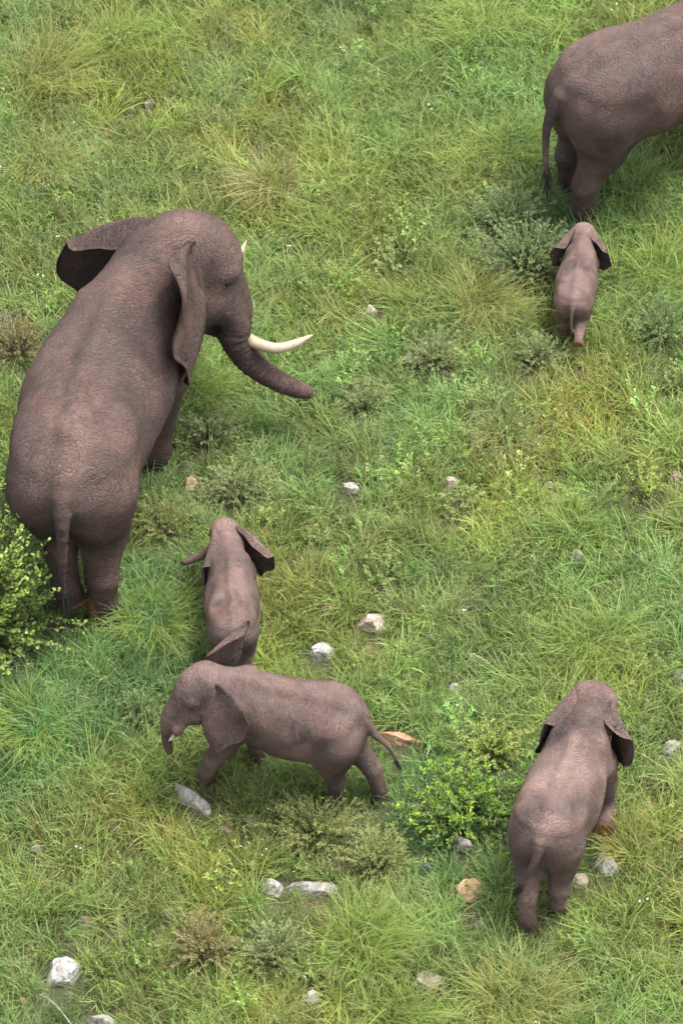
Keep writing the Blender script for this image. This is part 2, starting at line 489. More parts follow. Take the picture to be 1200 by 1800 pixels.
    for i in range(21):
        cone(tpl[i], tpl[i + 1], tr[i], tr[i + 1], 0.012 if i else 0.04, 0.9 + i * 0.035, 0.9 + (i + 1) * 0.035, None, 'trunk')
    # legs
    soles = []
    for key, (fx, hy, chain) in {
        'LF': (0.36, 0.145, ((0, .60, .125), (-.03, -.15, .104), (.025, -.22, .070), (-.015, -.15, .062), (0.005, -.08, .076))),
        'RF': (0.36, -0.145, ((0, .60, .125), (-.03, -.15, .104), (.025, -.22, .070), (-.015, -.15, .062), (0.005, -.08, .076))),
        'LH': (-0.495, 0.118, ((0, .66, .136), (.02, -.23, .102), (-.085, -.19, .066), (-.002, -.16, .057), (0.02, -.08, .071))),
        'RH': (-0.495, -0.118, ((0, .66, .136), (.02, -.23, .102), (-.085, -.19, .066), (-.002, -.16, .057), (0.02, -.08, .071)))}.items():
        L = dict(swing=0, bend=0, ankle=0, lift=False, side=0.0); L.update(P_['legs'].get(key, {}))
        sgn = 1 if hy > 0 else -1
        a1 = R(L['swing']); front = key.endswith('F')
        a2 = a1 - R(L['bend']); a3 = a2 - R(L['ankle'])
        angs = [a1, a2, a3, a3] if not front else [a1, a1 - R(L['bend']) * 0.15, a2, a3]
        p = np.array([fx, hy * W + (float(yo(fx)) if front else 0), chain[0][1]])
        pts = [p]
        for (dx, dz, r), a in zip(chain[1:], angs):
            c, s = math.cos(a), math.sin(a)
            v = np.array([dx * c - dz * s, 0, dx * s + dz * c])
            pts.append(pts[-1] + v)
        pts = np.array(pts)
        pts[:, 1] += np.linspace(0, 1, 5) * (L['side'] + 0.012) * sgn
        if not L['lift']:
            z0, z1 = pts[0, 2], pts[-1, 2]
            pts[1:, 2] = z0 + (pts[1:, 2] - z0) * (z0 - 0.0) / (z0 - z1)
            nrm = np.array([0, 0, -1.0])
        else:
            nrm = pts[-1] - pts[-2]; nrm /= np.linalg.norm(nrm)
        soles.append((pts[-1], nrm, L['lift']))
        rr = [c[2] for c in chain]
        for i in range(4):
            cone(pts[i], pts[i + 1] if i < 3 else pts[4] + nrm * 0.02, rr[i] * (0.5 + 0.5 * W), rr[i + 1] * (0.5 + 0.5 * W), 0.03, 0.16 * i, 0.16 * (i + 1),
                 (pts[4], nrm), key)
        toe = pts[4] - nrm * 0.045 + np.array([0.018, 0, 0])
    # tail
    tl = P_['tail'] or [(-0.665, 0, 0.80), (-0.72, 0, 0.70), (-0.765, 0, 0.58), (-0.765, 0, 0.46), (-0.76, 0, 0.36)]
    tlp = catmull(tl, 12)
    tlr = np.interp(np.linspace(0, 1, 12), [0, .2, .6, 1], [0.044, 0.026, 0.016, 0.010])
    for i in range(11):
        cone(tlp[i], tlp[i + 1], tlr[i], tlr[i + 1], 0.012 if i else 0.05, i * 0.045, (i + 1) * 0.045, None, 'tail')

    def torso(P):
        x = np.clip(P[..., 0], _xs[0], _xs[-1])
        dx = np.abs(P[..., 0] - x)
        q = [np.interp(x, _xs, STF[:, k]) for k in range(4)]
        q[1] = q[1] * (1 + (P_['shw'] - 1) * np.clip((x + 0.15) / 0.35, 0, 1))
        y = np.abs(P[..., 1] - yo(P[..., 0])) / (q[1] * W)
        dz = P[..., 2] - q[0]
        zz = np.where(dz > 0, dz / q[2], -dz / q[3])
        ex = np.where(dz > 0, 1.70 + 0.2 * np.clip((x + 0.1) / 0.4, 0, 1), 2.15)
        e = (y ** ex + zz ** ex + 1e-9) ** (1 / ex)
        d = (e - 1) * np.minimum(q[1] * W, np.where(dz > 0, q[2], q[3])) * 0.92
        return np.where(dx > 0, np.sqrt(np.maximum(d, 0) ** 2 + dx ** 2) + np.minimum(d, 0), d)

    ends = np.array([q for c in prims for q in (c[0], c[1])] + [[-0.76, 0, 0.3], [0.5, 0, 0.98]])
    lo = ends.min(0) - 0.20; hi = ends.max(0) + 0.20
    lo[1] = min(lo[1], -0.36 * W); hi[1] = max(hi[1], 0.36 * W); lo[2] = -0.03; hi[2] = max(hi[2], 1.05)
    dims = np.ceil((hi - lo) / voxel).astype(int) + 1
    G = [np.arange(n) * voxel + l for n, l in zip(dims, lo)]
    GP = np.stack(np.meshgrid(*G, indexing='ij'), -1).astype(np.float32)
    D = np.full(tuple(dims), 1.0, np.float32)
    def box(a, b):
        i0 = np.maximum(0, np.floor((a - lo) / voxel).astype(int)); i1 = np.minimum(dims, np.ceil((b - lo) / voxel).astype(int) + 1)
        return tuple(slice(p, max(q, p + 1)) for p, q in zip(i0, i1))
    bx = box(np.array([-0.9, -0.45 * W - abs(bend), 0.2]), np.array([0.8, 0.45 * W + abs(bend), 1.1]))
    D[bx] = torso(GP[bx])
    def put(d, bx, k): D[bx] = smin(D[bx], d, k)
    for (c, r, Rm, k, _g) in ells:
        m = float(np.max(r)) + 0.12
        bx = box(c - m, c + m)
        put(sd_ell(GP[bx], c, r, Rm), bx, k)
    D0 = None
    groups = {}
    for gn_ in ('body', 'LF', 'RF', 'LH', 'RH', 'trunk', 'tail'): groups[gn_] = [q for q in prims if q[8] == gn_]
    for gname, gp in groups.items():
        if gname == 'body':
            for (a, b, ra, rb, k, u0, u1, cl, _) in gp:
                m = max(ra, rb) + 0.10
                bx = box(np.minimum(a, b) - m, np.maximum(a, b) + m)
                put(sd_cone(GP[bx], a, b, ra, rb)[0], bx, k)
        else:
            A = np.array([q[0] for q in gp] + [q[1] for q in gp]); m = max(q[2] for q in gp) + 0.10
            bx = box(A.min(0) - m, A.max(0) + m)
            d = None
            for (a, b, ra, rb, k, u0, u1, cl, _) in gp:
                dd = sd_cone(GP[bx], a, b, ra, rb)[0]
                d = dd if d is None else smin(d, dd, 0.03 if cl else 0.01)
            if gp[0][7] is not None:
                cp, cn = gp[0][7]
                d = np.maximum(d, (GP[bx] - cp) @ cn)
                rad = np.linalg.norm(GP[bx] - cp, axis=-1)
                d = d.astype(np.float32)
            if gname == 'trunk':                                   # nostril
                tdir = (tpl[-1] - tpl[-2]); tdir /= np.linalg.norm(tdir)
                e1 = tpl[-1] + tdir * tr[-1] * 0.9
                hole = np.linalg.norm(GP[bx] - e1, axis=-1) - tr[-1] * 0.66
                d = np.maximum(d, -hole)
            if gname in ('trunk', 'tail'): put(d, bx, {'trunk': 0.03, 'tail': 0.03}[gname])
            else:
                if D0 is None: D0 = D.copy()
                D[bx] = np.minimum(D[bx], smin(D0[bx], d, 0.085))
    D = np.maximum(D, -(GP[..., 2] - 0.0))
    V, F = surface_nets(D, lo, voxel)
    del D, GP
    # subdivide once for a smooth skin
    me = bpy.data.meshes.new('tmp'); o = mesh_obj('tmp', V, F)
    md = o.modifiers.new('s', 'SUBSURF'); md.levels = 1; md.render_levels = 1
    dg = bpy.context.evaluated_depsgraph_get()
    em = bpy.data.meshes.new_from_object(o.evaluated_get(dg))
    V = np.empty(len(em.vertices) * 3, np.float32); em.vertices.foreach_get('co', V); V = V.reshape(-1, 3).astype(float)
    F = np.empty(len(em.loops), np.int32); em.loops.foreach_get('vertex_index', F); F = F.reshape(-1, 4)
    nrm = np.empty(len(em.vertices) * 3, np.float32); em.vertices.foreach_get('normal', nrm); nrm = nrm.reshape(-1, 3)
    bpy.data.objects.remove(o); bpy.data.meshes.remove(em); bpy.data.meshes.remove(me)
    # wrinkle coordinate along whichever limb is nearest
    wk = 0.035
    d = torso(V); ws = 4 * np.exp(-np.clip(d, 0, 1) / wk) + 1e-6; su = ws * (V[:, 0] - 0.9 * (V[:, 2] - 0.8) * np.clip((-0.30 - V[:, 0]) / 0.28, 0, 1))
    legness = np.zeros(len(V)); sole = np.zeros(len(V)); trunkness = np.zeros(len(V))
    for (a, b, ra, rb, k, u0, u1, cl, gname) in prims:
        dd, t = sd_cone(V, a, b, ra, rb)
        e = np.exp(-np.clip(dd, 0, 1) / wk) * (1.0 if gname != 'body' else 0.5) * (np.clip((u0 + t * (u1 - u0) - 0.10) / 0.2, 0.0, 1) if gname in ('LF', 'RF', 'LH', 'RH') else 1)
        ws += e; su += e * (u0 + t * ((u1 if u1 is not None else u0) - u0))
        if gname in ('LF', 'RF', 'LH', 'RH'): legness = np.maximum(legness, np.clip(1 - np.maximum(dd, 0) / 0.03, 0, 1) * np.clip((u0 + t * (u1 - u0) - 0.40) / 0.22, 0, 1))
        if gname == 'trunk': trunkness = np.maximum(trunkness, np.clip(1 - np.maximum(dd, 0) / 0.02, 0, 1))
    u = su / ws
    for cp, cn, lifted in soles:
        if lifted:
            q = (V - cp) @ cn
            rad = np.linalg.norm((V - cp) - q[:, None] * cn, axis=1)
            sole = np.maximum(sole, np.clip((q + 0.016) / 0.010, 0, 1) * np.clip((0.092 - rad) / 0.01, 0, 1))
    leg_mud_ear_dark = np.clip(legness, 0, 1) * np.clip(1.15 - 0.9 * vnoise(V[:, 0] * 9, V[:, 1] * 9, V[:, 2] * 9), 0, 1) * 0.9 * P_.get('leg_mud_ear_dark', 1.0)
    # true relief: broad folds that run round the body, neck, legs and trunk
    fr = 1.0
    nA = fbm(V[:, 0] * 9 + shift, V[:, 1] * 9, V[:, 2] * 9, u * 30, oct=2)
    rid = 1 - np.clip(np.abs(nA - 0.5) / 0.07, 0, 1)
    nB = fbm(V[:, 0] * 20 + shift + 9, V[:, 1] * 20, V[:, 2] * 20, u * 55, oct=2)
    rid2 = 1 - np.clip(np.abs(nB - 0.5) / 0.09, 0, 1)
    lump = fbm(V[:, 0] * 6 + 3 + shift, V[:, 1] * 6, V[:, 2] * 6, oct=3) - 0.5
    amp = P_.get('wrinkle', 1.0) * (0.45 + 0.55 * np.clip((V[:, 0] + 0.45) / 0.3, 0, 1))
    disp = (-0.0020 * rid - 0.0012 * rid2) * amp * np.clip((V[:, 0] - 0.05) / 0.25, 0.03, 1) + 0.010 * lump - 0.0042 * trunkness * fbm(V[:, 0] * 25, V[:, 1] * 25, V[:, 2] * 25, oct=2) * 1.6 * np.abs(np.sin(math.pi * ((u - 0.9) * 34 + 1.3 * vnoise(V[:, 0] * 14, V[:, 1] * 14, V[:, 2] * 14)))) ** 3 * np.clip((u - 0.9) * 8, 0, 1)
    tail_m = np.ones(len(V))
    V = V + nrm * disp[:, None] * (1 - sole)[:, None]
    dust = P_['dust'] * np.clip(nrm[:, 2], 0, 1) ** 0 * np.clip((fbm(V[:, 0] * 3.1 + shift, V[:, 1] * 3.1, V[:, 2] * 3.1, oct=3) - 0.43) * 5, 0, 1) * np.clip((V[:, 2] - 0.55) * 4, 0, 1)
    attrs = dict(u=u, leg_mud_ear_dark=leg_mud_ear_dark, sole=sole, dust=dust)
    # ears are part of the same skin
    for side, key in ((1, 'earL'), (-1, 'earR')):
        e = P_[key]
        kw = e[2] if len(e) > 2 else {}
        kw = dict(kw); ksz = kw.pop('k', 1.0)
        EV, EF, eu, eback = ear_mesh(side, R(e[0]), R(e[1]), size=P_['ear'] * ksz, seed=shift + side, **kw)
        EV = (Rh @ (EV * hs).T).T + Nk
        F = np.vstack([F, EF + len(V)]); V = np.vstack([V, EV])
        attrs['u'] = np.concatenate([attrs['u'], eu * 0.6])
        z = np.zeros(len(EV))
        attrs['leg_mud_ear_dark'] = np.concatenate([attrs['leg_mud_ear_dark'], eback * 0.35])  # rear faces of the ears darkened, by the same mix as the leg mud
        for q in ('sole', 'dust'): attrs[q] = np.concatenate([attrs[q], z])
    for cp, cn, lifted in soles:
        q = loc + rot('Z', hd) @ (cp * SV); FEET.append((q[0], q[1], 0.16 + 0.10 * H))
    root = empty(name, loc, hd)
    tag(root, label, 'elephant')
    attrs['u'] = attrs['u'] * H
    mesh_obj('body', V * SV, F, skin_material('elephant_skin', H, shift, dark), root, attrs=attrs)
    # eyes
    for s in (-1, 1):
        th = np.linspace(0, math.pi, 7); ph = np.linspace(0, 2 * math.pi, 10, endpoint=False)
        c = Hd((0.325, 0.128 * s, -0.018)); r = 0.020 * hs
        EV = np.array([[math.sin(a) * math.cos(b), math.sin(a) * math.sin(b), math.cos(a)] for a in th for b in ph]) * r + c
        EF = np.array([(i * 10 + j, i * 10 + (j + 1) % 10, (i + 1) * 10 + (j + 1) % 10, (i + 1) * 10 + j) for i in range(6) for j in range(10)])
        mesh_obj('eye', EV * SV, EF, EYE, root)
    if P_['tusk']:
        for s, pts, r0 in P_['tusk']:
            c = catmull([Hd(q) for q in pts], 18)
            rr = np.interp(np.linspace(0, 1, 18), [0, .15, .75, .95, 1], [r0, r0, r0 * .68, r0 * .3, r0 * .06])
            tv, tf = tube(c * SV, rr * H, 12)
            mesh_obj('tusk', tv, tf, IVORY, root, attrs={'tip': np.repeat(np.linspace(0, 1, 18), 12)})
    # tail tuft
    bag = Bag()
    tv = tlp[-1] - tlp[-2]; tv /= np.linalg.norm(tv)
    rg = np.random.default_rng(int(shift * 10) + 3)
    for i in range(46):
        st = tlp[-1 - int(rg.integers(0, 3))] + rg.normal(0, 0.005, 3)
        dr = tv + rg.normal(0, 0.20, 3); dr[2] -= 0.25; dr /= np.linalg.norm(dr)
        ln = rg.uniform(0.05, 0.13) * P_.get('tuft', 1.0)
        cc = np.array([st, st + dr * ln * .5, st + dr * ln + np.array([0, 0, -0.01])])
        a, b = tube(cc * SV, np.array([0.0028, 0.0022, 0.0006]) * H, 4)
        bag.add(a, b)
    bag.obj('tail_hair', HAIR, root)
    return root

# the largest one, at the left
elephant('elephant', 'huge brown elephant with long white tusks walking away at left, head turned right', 2.95, (-0.69, 0, 0.78), (110, 893), 85,
    dict(yaw=-58, pitch=13, roll=-16, head=1.12, bend=-0.20, necky=0.05, width=0.97, shw=1.2, neckup=0.02, wrinkle=1.0, dust=0.35,
         earL=(38, 10, dict(curl=-0.15, drop=0.25, amax=115, flap=0.12, k=0.84)), earR=(56, 4, dict(curl=0.0, amax=70, flap=0.02, k=0.92)), ear=0.97,
         trunk_px=[(412, 588, 1.50), (436, 630, 1.15), (474, 661, 0.92), (516, 682, 0.80), (545, 690, 0.78)],
         tusk=[(1, [(0.385, 0.10, -0.20), (0.44, 0.15, -0.26), (0.51, 0.21, -0.25), (0.57, 0.255, -0.18), (0.63, 0.275, -0.09)], 0.028),
               (-1, [(0.385, -0.10, -0.20), (0.43, -0.13, -0.27), (0.51, -0.18, -0.30), (0.58, -0.205, -0.285), (0.645, -0.225, -0.25)], 0.028)],
         tail=[(-0.665, 0, 0.80), (-0.725, 0, 0.70), (-0.75, 0.005, 0.58), (-0.76, 0.01, 0.46), (-0.76, 0.01, 0.36), (-0.755, 0.015, 0.28)],
         legs=dict(LH=dict(swing=31, bend=47, ankle=24, lift=True, side=-0.12), RH=dict(swing=-3, side=-0.02), LF=dict(swing=14), RF=dict(swing=-12, side=-0.08))), shift=1.0)
# partly outside the frame at the top right
elephant('elephant', 'large elephant cut off by the top right edge, tail hanging, seen from behind', 2.68, (-0.69, 0, 0.78), (976, 180), 33,
    dict(yaw=0, pitch=10, width=0.93, dust=0.4, legs=dict(LH=dict(swing=8), RH=dict(swing=0, side=-0.03), LF=dict(swing=10), RF=dict(swing=-8)),
         tail=[(-0.665, 0, 0.80), (-0.72, 0, 0.70), (-0.735, 0, 0.56), (-0.735, -0.01, 0.42), (-0.73, -0.02, 0.30)]), shift=2.0, dark=1.15)
# calf below it
elephant('elephant_calf', 'small pale calf at upper right showing the sole of one hind foot', 0.95, (-0.69, 0, 0.78), (1005, 540), 81,
    dict(yaw=2, pitch=18, width=0.98, lx=0.95, head=1.0, ear=0.94, dust=0.5, earL=(40, 5, dict(drop=.35)), earR=(38, 5, dict(drop=.35)),
         legs=dict(RH=dict(swing=-18, bend=36, ankle=38, lift=True), LH=dict(swing=6), LF=dict(swing=-6), RF=dict(swing=8)),
         tail=[(-0.665, 0, 0.80), (-0.725, 0, 0.70), (-0.75, 0.0, 0.58), (-0.765, -0.02, 0.44), (-0.77, -0.04, 0.34)], tuft=0.7), dark=1.75, shift=3.0, voxel=0.0135)
# calf behind the side-on juvenile
elephant('elephant_calf', 'calf seen from behind between the huge elephant and the side-on one, trunk out left', 1.17, (0.67, 0, 1.0), (402, 922), 93,
    dict(yaw=10, pitch=14, width=0.97, lx=0.95, head=1.0, ear=0.98, dust=0.5, earL=(24, 5, dict(drop=.35)), earR=(42, 5, dict(drop=.35)),
         trunk=[(0.405, 0, -0.19), (0.44, 0.08, -0.27), (0.44, 0.22, -0.32), (0.40, 0.36, -0.34), (0.37, 0.43, -0.33)],
         legs=dict(LF=dict(swing=-4), RF=dict(swing=8), LH=dict(swing=8), RH=dict(swing=-6))), dark=1.6, shift=4.0, voxel=0.0135)
# side-on juvenile
elephant('elephant', 'young elephant in side view walking left with a tiny tusk tip, below the rear calf', 1.75, (-0.69, 0, 0.78), (648, 1274), 164,
    dict(yaw=33, pitch=-15, roll=8, head=0.95, neckx=-0.07, necky=0.02, neckup=0.015, width=0.90, lx=0.85, dust=0.6, earL=(54, 8, dict(curl=-0.1, flap=0.0, k=.86)), earR=(16, -10, dict(drop=-.85, flap=0.06, k=.85)), ear=1.0,
         trunk_px=[(295, 1284, 0.98), (294, 1303, 0.84), (299, 1322, 0.70)],
         tusk=[(1, [(0.385, 0.10, -0.20), (0.42, 0.115, -0.275), (0.45, 0.12, -0.31)], 0.016), (-1, [(0.385, -0.10, -0.20), (0.42, -0.115, -0.275), (0.45, -0.12, -0.31)], 0.016)],
         legs=dict(LF=dict(swing=22, side=0.03), RF=dict(swing=-12, side=-0.04), LH=dict(swing=10), RH=dict(swing=-22, side=-0.14)),
         tail=[(-0.665, 0, 0.80), (-0.73, 0, 0.70), (-0.83, 0, 0.62), (-0.88, 0, 0.53), (-0.91, 0, 0.46)]), shift=5.0, dark=1.4)
# juvenile at the lower right
elephant('elephant', 'young elephant seen from behind at lower right with a raised front foot', 1.80, (-0.69, 0, 0.78), (945, 1492), 70,
    dict(yaw=2, pitch=16, head=0.95, width=0.87, lx=0.81, dust=0.8, earL=(22, 6, dict(drop=.3)), earR=(33, 6, dict(drop=.30, k=.9)), ear=0.9,
         trunk=[(0.405, 0, -0.19), (0.44, -0.05, -0.30), (0.44, -0.12, -0.38), (0.40, -0.20, -0.43), (0.37, -0.25, -0.43)],
         legs=dict(LH=dict(swing=-22, side=-0.13), RH=dict(swing=1, side=0.02), LF=dict(swing=6), RF=dict(swing=6, bend=62, ankle=42, lift=True, side=0.10)),
         tail=[(-0.665, 0, 0.80), (-0.725, 0, 0.70), (-0.745, 0.03, 0.58), (-0.75, 0.06, 0.46), (-0.745, 0.09, 0.36)]), shift=6.0, dark=1.6)
# ------------------------------------------------------------------ plants: building blocks
def blades(rg, n, rad, ln, wd, lean, droop, seg=4, out=0.7, center=(0, 0, 0)):
    """n curved grass blades; returns verts, faces, tip, rnd"""
    a = rg.uniform(0, 2 * math.pi, n); r = rad * np.sqrt(rg.uniform(0, 1, n))
    base = np.stack([r * np.cos(a), r * np.sin(a), np.zeros(n)], -1) + np.asarray(center)
    az = a + rg.normal(0, 1, n) * (1 - out) * 2.2
    L = rg.uniform(*ln, n); th0 = rg.uniform(*lean, n) * (0.4 + 0.6 * r / max(rad, 1e-6)); dr = rg.uniform(*droop, n)
    t = np.linspace(0, 1, seg + 1)
    ds = 1.0 / seg
    P = np.zeros((n, seg + 1, 3)); P[:, 0] = base
    bendz = rg.normal(0, 0.25, n)
    for k in range(1, seg + 1):
        th = th0 + dr * (t[k] - ds / 2) ** 1.4
        az_k = az + bendz * t[k]
        P[:, k] = P[:, k - 1] + (L * ds)[:, None] * np.stack([np.sin(th) * np.cos(az_k), np.sin(th) * np.sin(az_k), np.cos(th)], -1)
    w = rg.uniform(*wd, n)[:, None] * (np.array([0.55, 1, 0.95, 0.62, 0.06, 0.05, 0.05])[:seg + 1] if seg == 4 else np.clip(1.05 - t ** 2, 0.06, 1))[None] * 0.5
    tw = az + math.pi / 2 + rg.normal(0, 0.5, n)
    S = np.stack([np.cos(tw), np.sin(tw), rg.normal(0, 0.2, n)], -1)[:, None]
    V = np.stack([P - S * w[..., None], P + S * w[..., None]], 2).reshape(-1, 3)
    b = (np.arange(n) * (2 * (seg + 1)))[:, None, None]
    k = np.arange(seg)[None, :, None] * 2
    F = (b + k + np.array([0, 1, 3, 2])[None, None]).reshape(-1, 4)
    V[:, 2] = np.maximum(V[:, 2], 0.004)
    return V, F, np.tile(np.repeat(t, 2), n), np.repeat(rg.uniform(0, 1, n), 2 * (seg + 1))
def leaves(rg, C, Dr, ln, wd, cup=0.15, spread=0.0):
    """kite leaves at points C pointing along Dr"""
    n = len(C)
    Dr = Dr + rg.normal(0, spread, (n, 3)) if spread else Dr
    Dr = Dr / (np.linalg.norm(Dr, axis=1)[:, None] + 1e-9)
    up = np.array([0, 0, 1.0]) + rg.normal(0, 0.35, (n, 3))
    S = np.cross(Dr, up); S /= np.linalg.norm(S, axis=1)[:, None] + 1e-9
    Nn = np.cross(S, Dr)
    L = rg.uniform(*ln, n)[:, None]; W = rg.uniform(*wd, n)[:, None]
    V = np.stack([C, C + Dr * L * .30 + S * W * .46 + Nn * W * cup, C + Dr * L * .72 + S * W * .36 + Nn * W * cup, C + Dr * L, C + Dr * L * .72 - S * W * .36 + Nn * W * cup, C + Dr * L * .30 - S * W * .46 + Nn * W * cup], 1).reshape(-1, 3)
    b = (np.arange(n) * 6)[:, None]
    F = np.concatenate([b + np.array([0, 1, 2, 3]), b + np.array([0, 3, 4, 5])], 1).reshape(-1, 4)
    return V, F, np.tile([0, .4, .7, 1, .7, .4], n), np.repeat(rg.uniform(0, 1, n), 6)
def sprig(rg, base, top, nleaf, ln, wd, seg=5, droop=0.12, ang=0.9, t0=0.25):
    """stem path and the leaves along it"""
    base, top = np.asarray(base, float), np.asarray(top, float)
    L = np.linalg.norm(top - base)
    t = np.linspace(0, 1, seg)
    P = base + (top - base) * t[:, None]
    P[:, 2] += droop * L * np.sin(t * math.pi) 
    tl = np.sort(rg.uniform(t0, 1.0, nleaf))
    C = np.stack([np.interp(tl, t, P[:, k]) for k in range(3)], -1)
    ax = (top - base) / (L + 1e-9)
    a = rg.uniform(0, 2 * math.pi, nleaf)
    ref = np.array([0.3, 0.2, 0.93]); e1 = np.cross(ax, ref); e1 /= np.linalg.norm(e1) + 1e-9; e2 = np.cross(ax, e1)
    Dr = ax * math.cos(ang) + (np.cos(a)[:, None] * e1 + np.sin(a)[:, None] * e2) * math.sin(ang)
    return P, leaves(rg, C, Dr, ln, wd, spread=0.25)

# ------------------------------------------------------------------ plants: ground cover scattered over the slope
def lean_to(V, rg, amt):
    wnd = rg.normal(0, amt, 2); V[:, 0] += wnd[0] * V[:, 2]; V[:, 1] += wnd[1] * V[:, 2]
    return V
def clump_fine(rg):
    b = Bag()
    k = rg.uniform(.8, 1.15)
    for n, ln, wd, le, dr in ((22, (.10, .26), (.006, .010), (.1, .9), (.3, 1.5)), (14, (.22, .46), (.005, .009), (.05, .6), (.4, 1.5))):
        V, F, t, r = blades(rg, n, 0.085, (ln[0] * k, ln[1] * k), wd, le, dr, 4, 0.5); b.add(lean_to(V, rg, .3), F, tip=t, rnd=r)
    return b
def clump_broad(rg):
    b = Bag()
    k = rg.uniform(.7, 1.15)
    V, F, t, r = blades(rg, int(rg.integers(14, 32)), 0.10, (.18 * k, .58 * k), (.007, .0125), (.1, .75), (.5, 1.9), 4, rg.uniform(.4, .75))
    b.add(lean_to(V, rg, .35), F, tip=t, rnd=r)
    return b
def clump_dry(rg):
    b = Bag()
    V, F, t, r = blades(rg, 12, 0.10, (.2, .5), (.004, .007), (.2, 1.3), (.1, .9), 4, 0.3); b.add(V, F, tip=t, rnd=r)
    return b
def clump_herb(rg):
    b = Bag()
    for i in range(9):
        a = rg.uniform(0, 6.28); q = np.array([math.cos(a), math.sin(a), 0]) * rg.uniform(0, .09)
        top = q * rg.uniform(1.2, 2.2) + np.array([0, 0, rg.uniform(.06, .20)])
        P, (V, F, t, r) = sprig(rg, q, top, 11, (.016, .034), (.009, .018), t0=0.15, ang=1.1); b.add(V, F, tip=t, rnd=r)
    return b
def clump_feather(rg):
    b = Bag()
    for i in range(15):
        a = rg.uniform(0, 6.28); q = np.array([math.cos(a), math.sin(a), 0]) * rg.uniform(0, .05)
        h = rg.uniform(.18, .38)
        top = q + np.array([math.cos(a) * h * rg.uniform(.1, .7), math.sin(a) * h * rg.uniform(.1, .7), h])
        P, (V, F, t, r) = sprig(rg, q, top, 26, (.018, .036), (.003, .006), t0=0.2, ang=0.6); b.add(V, F, tip=t, rnd=r)
    return b
def clump_forb(rg):
    b = Bag()
    for i in range(4):
        a = rg.uniform(0, 6.28); q = np.array([math.cos(a), math.sin(a), 0]) * rg.uniform(0, .06)
        h = rg.uniform(.25, .5)
        top = q + np.array([math.cos(a) * h * .35, math.sin(a) * h * .35, h])
        P, (V, F, t, r) = sprig(rg, q, top, 24, (.028, .055), (.014, .026), t0=0.1, ang=0.95); b.add(V, F, tip=t, rnd=r)
        V, F = tube(P, np.linspace(.003, .0015, len(P)), 4); b.add(V, F, tip=0.0, rnd=0.3)
    return b
def clump_flower(rg):
    b = Bag()
    for i in range(2):
        q = np.array([rg.uniform(-.05, .05), rg.uniform(-.05, .05), 0]); h = rg.uniform(.22, .36); top = q + np.array([0, 0, h])
        a = np.linspace(0, 6.28, 6)[:5]
        C = np.repeat(top[None], 5, 0); Dr = np.stack([np.cos(a), np.sin(a), np.full(5, .25)], -1)
        V, F, t, r = leaves(rg, C, Dr, (.013, .018), (.011, .014)); b.add(V, F, tip=t, rnd=r)
    return b

LUSH = [(60, 1240, 130, 1), (250, 1060, 90, .9), (340, 690, 80, .8), (430, 790, 60, .6), (640, 1660, 110, .8), (1060, 1110, 130, .8), (1150, 470, 100, 1), (1010, 920, 60, .7), (860, 80, 150, .8), (640, 70, 160, .6),
        (230, 110, 120, .6), (1000, 80, 120, .6), (1110, 340, 90, .8), (920, 240, 80, .7), (820, 1400, 120, 1), (60, 1600, 120, .5), (760, 1750, 130, .7), (1000, 1720, 150, .5), (30, 1330, 100, .8), (230, 1150, 80, .8), (1130, 700, 60, .4)]
FEATH = [(380, 740, 60, .8), (270, 900, 70, .9), (430, 850, 70, .7), (560, 1440, 80, .7), (660, 1500, 70, .6), (480, 1650, 80, .8), (250, 1230, 50, .8), (760, 600, 70, .7), (640, 700, 60, .7), (940, 610, 60, .7), (1160, 560, 70, .9),
         (860, 640, 60, .5), (330, 330, 90, .6), (70, 310, 90, .5), (160, 470, 70, .3), (1140, 1010, 80, .5), (700, 800, 80, .4), (1000, 480, 60, .4), (60, 90, 80, .6)]
DRY = [(560, 960, 60, .5), (880, 760, 90, .8), (1000, 740, 90, .8), (200, 1440, 110, .9), (250, 1550, 90, .7), (480, 220, 60, .6), (430, 200, 50, .6), (490, 310, 60, .7), (40, 560, 60, .9), (1180, 1470, 50, .7), (1000, 1650, 110, .6), (420, 1450, 50, .7),
       (380, 1640, 60, .6), (230, 230, 80, .6), (1020, 400, 70, .2), (600, 830, 60, .5), (1170, 800, 60, .6), (480, 1040, 50, .6), (850, 1600, 80, .5), (60, 1480, 60, .5)]
FORB = [(690, 430, 70, .9), (660, 980, 60, .9), (830, 690, 50, .9), (560, 930, 50, .6), (1130, 850, 60, .6), (850, 1290, 70, .9), (700, 360, 60, .5), (450, 900, 50, .4), (800, 880, 70, .6), (100, 400, 80, .5), (30, 400, 60, .6), (330, 1480, 60, .4), (720, 1150, 70, .4), (1180, 640, 40, .6)]
YELLOW = [(880, 1750, 200, .5), (1000, 760, 130, .7), (200, 1480, 160, .6), (480, 260, 110, .6), (440, 1000, 90, .7), (480, 1090, 90, .6), (250, 60, 120, .4), (1060, 1180, 80, .5), (700, 480, 130, .4), (870, 560, 100, .4), (560, 1760, 130, .4), (380, 1520, 80, .5), (1150, 1450, 80, .4)]
DEEP = [(60, 1260, 120, .9), (250, 1070, 100, .8), (820, 1420, 110, .8), (260, 1190, 80, .7), (960, 330, 80, .5), (1090, 320, 80, .8), (300, 560, 60, .4), (150, 520, 60, .4), (60, 740, 60, .5), (440, 700, 80, .4), (620, 620, 100, .2), (730, 1480, 80, .5), (1000, 1500, 70, .4)]

